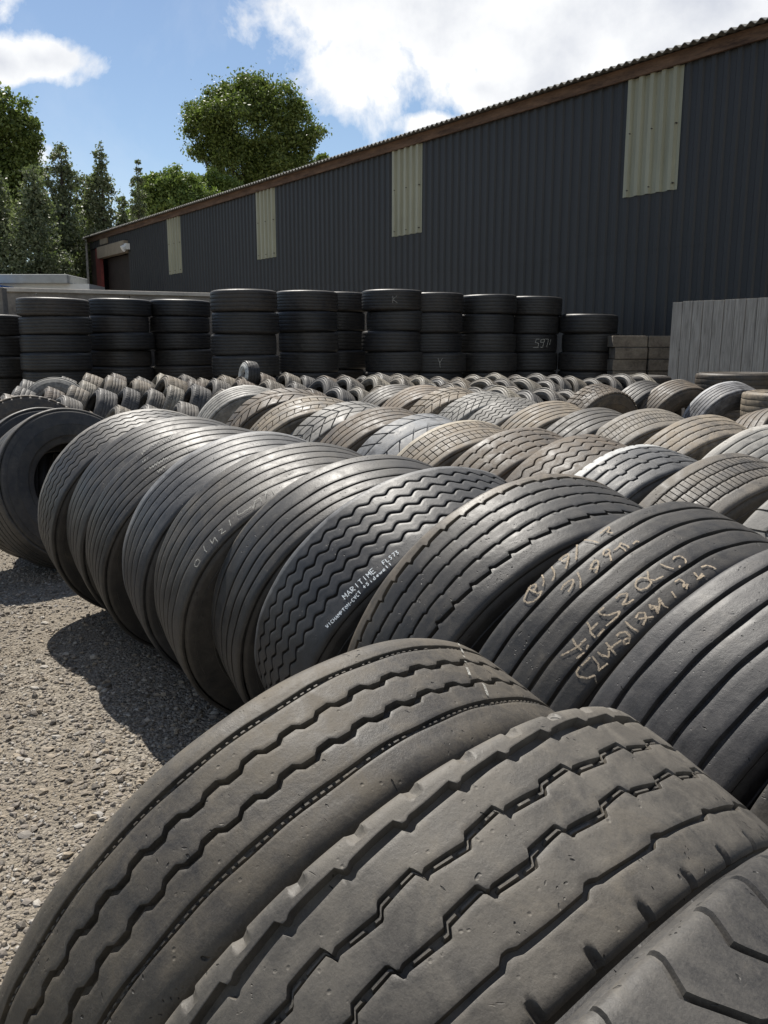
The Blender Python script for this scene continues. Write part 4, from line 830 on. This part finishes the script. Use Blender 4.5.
# local frame: x along wall (D), y = left of D (towards camera side is +y?)  -> depth sign
yl = Vector((-D.y, D.x, 0)); YS = -1 if yl.dot(NB) > 0 else 1      # YS*y points towards the camera
S0, S1 = -13.0, 32.2
def trap_profile(x0, x1, pitch=.25, dep=.034):
    pts = []; x = x0
    k0 = math.ceil(x0/pitch)
    seq = [(0, 0), (.42, 0), (.54, 1), (.86, 1), (.98, 0)]
    xs = []
    k = math.floor(x0/pitch)
    while k*pitch < x1:
        for f, d in seq: xs.append(((k+f)*pitch, d*dep))
        k += 1
    xs = [p for p in xs if x0 <= p[0] <= x1]
    def dat(x):
        f = (x/pitch) % 1; return float(np.interp(f, [0, .42, .54, .86, .98, 1], [0, 0, 1, 1, 0, 0]))*dep
    return [(x0, dat(x0))]+xs+[(x1, dat(x1))]
def sheet(x0, x1, z0, z1, off, name, m, nz=1, dep=.034):
    pr = trap_profile(x0, x1, dep=dep); V = []; F = []
    for j in range(nz+1):
        z = z0+(z1-z0)*j/nz
        V += [(x, YS*(d+off), z) for x, d in pr]
    n = len(pr)
    for j in range(nz):
        for i in range(n-1): F.append((j*n+i, j*n+i+1, (j+1)*n+i+1, (j+1)*n+i))
    k = len(V)
    return mesh_obj(name, V, F, m, bld, smooth=False)
DOOR0, DOOR1, DTOP = 27.1, 30.6, 5.55
sheet(S0, -2.05, 0, EAVE, .012, 'wall', M['clad'])
sheet(-2.05, DOOR0, 0, 3.30, -.002, 'wall', M['clad'])
sheet(-2.05, DOOR0, 3.27, EAVE, .004, 'wall', M['clad'])
sheet(DOOR0, S1, DTOP+.55, EAVE, 0, 'wall', M['clad'])
for i in range(4):
    # left edge seen in the photo is at s = i*7.5 ; strip runs towards negative s
    a = i*7.5
    sp = sheet(a-1.22, a, 4.30, EAVE-.02, .012, 'translucent_panel', M['trans'], dep=.060)
    mb = MB()
    for z in (4.42, 5.45):
        for q in (-1.15, -.62, -.12): mb.tube([(a+q, YS*.03, z), (a+q, YS*.078, z)], .012, 6)
    mb.build('fixing_screw', M['doordark'], sp)
# horizontal lap line in the cladding
mb = MB()
# fascia and roof
mb = MB(); mb.box((S0, min(YS*.06, YS*.12), EAVE-.02), (S1+.1, max(YS*.06, YS*.12), EAVE+.20)); mb.build('fascia', M['fascia'], bld)
pitch = .178; L = 9.0; slope = math.tan(R_(12)); V = []; F = []
nx = int((S1-S0+.4)/pitch*8); xs = np.linspace(S0-.1, S1+.3, nx)
for (yy, zz) in ((.34, EAVE+.19-.34*slope*0+.0), (-L, EAVE+.19+(L+.34)*slope)):
    for dz in (0, .012):
        for x in xs: V.append((x, YS*yy, zz+.028*math.cos(2*PI*x/pitch)+dz))
for i in range(nx-1):
    F += [(nx+i, nx+i+1, 3*nx+i+1, 3*nx+i), (i+1, i, 2*nx+i, 2*nx+i+1), (i, i+1, nx+i+1, nx+i)]
mesh_obj('roof', V, F, M['roof'], bld, sharp=40)
V = []; F = []
for (yy, zz) in ((-L, EAVE+.19+(L+.34)*slope), (-2*L-.3, EAVE+.19-.1)):
    for x in xs[::4]: V.append((x, YS*yy, zz+.028*math.cos(2*PI*x/pitch)))
m_ = len(xs[::4])
for i in range(m_-1): F.append((i, i+1, m_+i+1, m_+i))
mesh_obj('roof', V, F, M['roof'], bld)
# gable ends and back wall
for xx in (S1, S0):
    mesh_obj('gable_wall', [(xx, 0, 0), (xx, -YS*2*L, 0), (xx, -YS*2*L, EAVE), (xx, -YS*L, EAVE+.2+L*slope), (xx, 0, EAVE)], [(0, 1, 2, 3, 4)], M['clad'], bld, smooth=False)
mb = MB(); mb.box((S0, min(-YS*2*L, -YS*(2*L-.1)), 0), (S1, max(-YS*2*L, -YS*(2*L-.1)), EAVE)); mb.build('wall', M['clad'], bld)
# door bay at the far end
def bx(x0, x1, y0, y1, z0, z1, name, m, par=bld, bev=0):
    q = MB(); q.box((x0, min(YS*y0, YS*y1), z0), (x1, max(YS*y0, YS*y1), z1)); return q.build(name, m, par, bev)
bx(30.65, 31.25, -.05, .10, 0, DTOP+.5, 'column', M['redsteel'])
bx(31.25, S1, -.03, .02, 0, DTOP+.5, 'wall', M['doordark'])
sh_ = bx(DOOR0-.05, DOOR1+.05, -.1, .22, DTOP, DTOP+.50, 'shutter_box', M['shutter'])
dr = MB()
for i in range(22):
    x0 = DOOR0+(DOOR1-DOOR0)*i/22; dr.box((x0, min(-YS*.25, -YS*(.29+.02*(i % 2))), 0), (x0+(DOOR1-DOOR0)/22, max(-YS*.25, -YS*(.29+.02*(i % 2))), DTOP))
dr.build('door', M['doordark'], bld)
bx(29.6, 30.6, .02, .08, DTOP+.62, DTOP+.9, 'vent_board', M['shutter'])
q = MB(); q.tube([(S1+.05, YS*.2, 0), (S1+.05, YS*.2, EAVE+.1), (S1-.05, YS*.33, EAVE+.2)], .06, 10); q.build('downpipe', M['greypipe'], bld)
q = MB(); q.box((26.75, min(YS*.05, YS*.22), DTOP+.1), (27.0, max(YS*.05, YS*.22), DTOP+.35)); q.tube([(26.87, YS*.2, DTOP+.2), (26.87, YS*.34, DTOP+.1)], [.12, .15], 10); q.build('wall_lamp', M['lampw'], bld)

# ------------------------------------------------------------------ yard walls, hoarding, cabin
def wall_between(name, a, b, z, th, m, label, cat, cop=None, seams=0):
    a = Vector((*a, 0)); b = Vector((*b, 0)); L_ = (b-a).length; e = empty(name, a); e.rotation_euler = (0, 0, math.atan2(b.y-a.y, b.x-a.x))
    tag(e, label, cat)
    n_ = max(1, seams)
    q = MB()
    for i in range(n_):
        x0 = L_*i/n_; x1 = L_*(i+1)/n_-.012
        for k in range(5):
            q.box((x0, random.uniform(-.006, .006), z*k/5), (x1, th, z*(k+1)/5-.01))
    q.build('wall_panel', m, e, .006)
    if cop:
        q = MB(); q.box((-.05, -.05, z), (L_+.05, th+.05, z+.07)); q.build('coping', M['coping'], e, .01)
    return e
e = wall_between('yard_wall', (px_at(-60, 14.9), 14.9), (px_at(368, 18.3), 18.3), z_at(289, 15.1)-.03, .14, M['concrete'], 'low brown concrete panel wall with pale coping behind the black tyre stacks', 'wall', True, 5)
q = MB(); q.box((0, 0, 0), (.2, .2, z_at(288, 14.7))); p = q.build('gate_post', M['concrete'], None, .01); p.location = (px_at(-3, 14.6), 14.5, 0)
tag(p, 'grey concrete post at the left end of the yard wall behind the stacks', 'post')
q = MB(); Y = 15.6
x = px_at(614, Y); 
for r_ in range(8):
    for c_ in range(2):
        q.box((x+c_*.62+random.uniform(-.02, .02), Y+random.uniform(-.02, .02), r_*.208), (x+c_*.62+.60, Y+.4, r_*.208+.20))
o = q.build('timber_stack', M['block'], None, .012); tag(o, 'low stack of brown timber baulks between the rightmost black tyre stack and hoarding', 'timber stack')
# hoarding
A = Vector((px_at(669, 14.5), 14.5, 0)); B = Vector((px_at(800, 13.0), 13.0, 0)); L_ = (B-A).length
hb = empty('timber_hoarding', A); hb.rotation_euler = (R_(-1.2), 0, math.atan2(B.y-A.y, B.x-A.x))
tag(hb, 'weathered grey board hoarding standing against the warehouse at the right edge', 'hoarding')
zt = z_at(302, 14.5); nb = 12
for i in range(nb):
    q = MB(); q.box((L_*i/nb, random.uniform(-.004, .004), 0), (L_*(i+1)/nb-.008, .03, zt+random.uniform(-.006, .006)+.01*i/nb)); q.build('board', M['wood'], hb, .003)
q = MB(); q.box((0, .035, zt*.2), (L_, .09, zt*.2+.1)); q.box((0, .035, zt*.8), (L_, .09, zt*.8+.1)); q.build('rail', M['wood'], hb)
# cabin / shed far left
cb = empty('site_cabin', (px_at(40, 36), 36, 0)); tag(cb, 'white flat roofed site cabin with grey roof edge beyond the yard wall at the left', 'cabin')
cx0, cx1 = px_at(-60, 36)-px_at(40, 36), px_at(93, 36)-px_at(40, 36)
zt = z_at(275, 36)
q = MB(); q.box((cx0, 0, 0), (cx1, 2.0, zt-.35)); q.build('wall', M['cabin'], cb)
q = MB(); q.box((cx0-.2, -.35, zt-.35), (cx1-.75, 2.1, zt)); q.build('roof', M['cabinroof'], cb, .03)
q = MB(); q.box((cx1-.62, -.05, zt-1.1), (cx1-.2, -.003, zt-.75)); q.build('vent', M['doordark'], cb)
q = MB(); q.box((cx0, -1.6, zt-.62), (px_at(12, 35)-px_at(40, 36), -.36, zt-.50)); q.build('awning', M['blue'], cb)

# ------------------------------------------------------------------ trees
def tree(name, label, x, y, h, trunk_r, clumps, nleaf, lsize, m, group=None, elong=1.0, seed=0, limbs=7, h0=.15, dens_=None, tight=.21, sat=6):
    r = np.random.default_rng(seed)
    e = empty(name, (x, y, 0)); tag(e, label, 'tree', group)
    q = MB(); q.tube([(0, 0, 0), (.1, 0, h*.3), (-.1, .1, h*.6), (0, 0, h*.9)], [trunk_r, trunk_r*.8, trunk_r*.5, trunk_r*.12], 9)
    for i in range(limbs):
        c = clumps[i % len(clumps)]; z0 = h*r.uniform(h0, .6)
        q.tube([(0, 0, z0), (c[0]*.5, c[1]*.5, (z0+c[2])*.5+.3), (c[0]*.9, c[1]*.9, c[2])], [trunk_r*.45, trunk_r*.25, trunk_r*.06], 6)
    q.build('trunk', M['bark'], e, smooth=True)
    core = list(clumps)
    for c in core:
        for _ in range(sat):
            dd = r.normal(size=3); dd /= np.linalg.norm(dd); q_ = r.uniform(.22, .42); dd[2] = dd[2]*.8+.15
            clumps = clumps+[(c[0]+dd[0]*c[3]*.84, c[1]+dd[1]*c[3]*.84, c[2]+dd[2]*c[4]*.84, c[3]*q_, c[4]*q_)]
    vol = np.array([c[3]*c[4]*c[3] for c in clumps])**.62; pr = vol/vol.sum()
    idx = r.choice(len(clumps), nleaf, p=pr); cl = np.array(clumps)[idx]
    d = r.normal(size=(nleaf, 3)); d /= np.linalg.norm(d, axis=1)[:, None]
    rad = r.uniform(.35, 1, nleaf)**.45*r.uniform(.85, 1.12, nleaf)
    # twig structure: pull leaves to random sub-clusters for holes and an uneven outline
    ctr = cl[:, :3]+d*rad[:, None]*cl[:, [3, 3, 4]]
    ncl = max(70, nleaf//(dens_ or 330)); cc_ = ctr[r.choice(nleaf, ncl)]
    near = r.integers(0, ncl, nleaf)
    # nearest of a few random cluster centres
    best = near; bd = np.linalg.norm(ctr-cc_[near], axis=1)
    for _ in range(14):
        k = r.integers(0, ncl, nleaf); dd = np.linalg.norm(ctr-cc_[k], axis=1); u = dd < bd; best = np.where(u, k, best); bd = np.minimum(bd, dd)
    cs = (cl[:, 3]*tight*1.15)[:, None]+.0
    ctr = np.where((r.uniform(size=nleaf) < .72)[:, None], cc_[best]+np.clip(r.normal(size=(nleaf, 3)), -1.7, 1.7)*cs*np.array([1, 1, .75]), ctr)
    a = r.normal(size=(nleaf, 3)); a /= np.linalg.norm(a, axis=1)[:, None]; b = np.cross(a, r.normal(size=(nleaf, 3))); b /= np.linalg.norm(b, axis=1)[:, None]
    s = lsize*r.uniform(.5, 1.3, nleaf)[:, None]
    V = np.stack([ctr-a*s-b*s*.1, ctr+b*s*.55*elong**-1, ctr+a*s, ctr-b*s*.55*elong**-1], 1).reshape(-1, 3)
    F = np.arange(nleaf*4).reshape(-1, 4)
    mesh_obj('crown', V, F, m, e, smooth=False)
    return e
def XT(xp, yp, Y):
    v = 512-yp; return (xp-384)/(844.5+.189*v)*Y
def clump_px(Y, x0, lst):
    """crown clumps given by their outline in metres about the trunk"""
    out_ = []
    for (xp, yp, rp) in lst:
        v = 512-yp; k = Y/(844.5+.189*v)
        out_.append(((xp-384)*k-x0, random.uniform(-.25, .25)*rp*k, 1.47+(.982*v-162.6)*k, rp*k, rp*k*.92))
    return out_
random.seed(3)
Y = 75; x0 = XT(255, 200, Y)
oak = clump_px(Y, x0, [(252, 125, 42), (215, 128, 26), (205, 118, 20), (228, 104, 22), (255, 100, 22), (282, 108, 24), (300, 130, 20), (296, 150, 20), (270, 160, 26), (238, 165, 24), (222, 150, 20), (262, 178, 18), (250, 192, 14), (275, 185, 16), (302, 165, 12), (288, 192, 16), (196, 152, 9), (318, 132, 8), (255, 84, 8), (190, 132, 7)])
tree('oak_tree', 'large round dark green oak rising above the warehouse roof', x0, Y, 19, .55, oak, 125000, .125, M['oakleaf'], seed=1, limbs=20, dens_=420, tight=.20)
Y = 66; x0 = XT(165, 210, Y)
c = clump_px(Y, x0, [(172, 180, 14), (160, 192, 18), (185, 188, 16), (150, 206, 16), (175, 205, 22), (200, 205, 18), (140, 218, 14)])
tree('broadleaf_tree', 'bright green bushy tree between the thin sparse tree and the oak above the roof', x0, Y, 13, .3, c, 42000, .12, M['brightleaf'], seed=2)
Y = 70; x0 = XT(215, 200, Y)
c = clump_px(Y, x0, [(205, 190, 14), (218, 184, 14), (228, 192, 16), (212, 205, 18), (235, 200, 14)])
tree('broadleaf_tree', 'small yellow-green tree just left below the big oak', x0, Y, 12, .25, c, 22000, .12, M['brightleaf'], seed=3)
Y = 90; x0 = XT(324, 170, Y)
c = clump_px(Y, x0, [(322, 160, 6), (326, 168, 8), (316, 172, 7)])
tree('broadleaf_tree', 'tiny treetop peeping over the roof right of the oak', x0, Y, 16, .2, c, 4000, .18, M['oakleaf'], seed=4)
Y = 58; x0 = XT(138, 190, Y)
c = clump_px(Y, x0, [(138, 162, 3), (138, 172, 4), (137, 182, 6), (139, 194, 7), (137, 206, 8), (138, 222, 10), (137, 240, 12)])
tree('sparse_tree', 'thin sparse pointed tree standing against the sky left of the bright bushy tree', x0, Y, 14.5, .12, c, 5000, .085, M['darkleaf'], seed=5, limbs=12)
grp = 'dark trees at the left'
Y = 46; x0 = XT(8, 150, Y)
c = clump_px(Y, x0, [(8, 112, 20), (26, 128, 16), (30, 146, 14), (5, 140, 24), (-20, 120, 30), (20, 165, 22), (-5, 180, 30), (36, 176, 10), (-25, 170, 34), (10, 215, 34), (-20, 230, 34)])
tree('broadleaf_tree', 'tallest leafy dark tree at the top left photo edge', x0, Y, 13.5, .35, c, 56000, .10, M['oakleaf'], grp, seed=6, limbs=11)
def conifer(xp, ytop, ybot, wpx, Y, label, seed, m='darkleaf', n=20000, ls=.08):
    x0 = XT(xp, ytop, Y); L2 = []; y = ytop+3
    random.seed(seed)
    while y < ybot:
        f = (y-ytop)/(ybot-ytop); rr = max(3, wpx*min(1, .12+1.25*f**.75)*random.uniform(.8, 1.15))
        L2.append((xp+random.uniform(-.35, .35)*rr, y, rr)); y += max(4, rr*.55)
        if f > .2: L2.append((xp+random.uniform(-1, 1)*rr*.9, y, rr*.5))
    c = clump_px(Y, x0, L2)
    tree('conifer_tree', label, x0, Y, z_at(ytop, Y), .22, c, n, ls, M[m], grp, seed=seed, limbs=14, dens_=110, tight=.26)
conifer(60, 142, 300, 26, 44, 'dark feathery tree second of the left clump, right of the tallest tree', 11)
conifer(100, 141, 300, 19, 45, 'slim dark feathery tree with a pointed top at the right of the left clump', 12)
conifer(122, 196, 300, 13, 46, 'low dark tree tucked behind the warehouse corner', 13, n=16000)
conifer(32, 165, 300, 28, 40, 'broad dark tree low in the left clump behind the site cabin', 14)
conifer(84, 175, 300, 20, 48, 'dark tree in the gap between the two feathery trees', 15)
conifer(-8, 168, 300, 34, 41, 'dark tree at the very left photo edge above the cabin', 16)
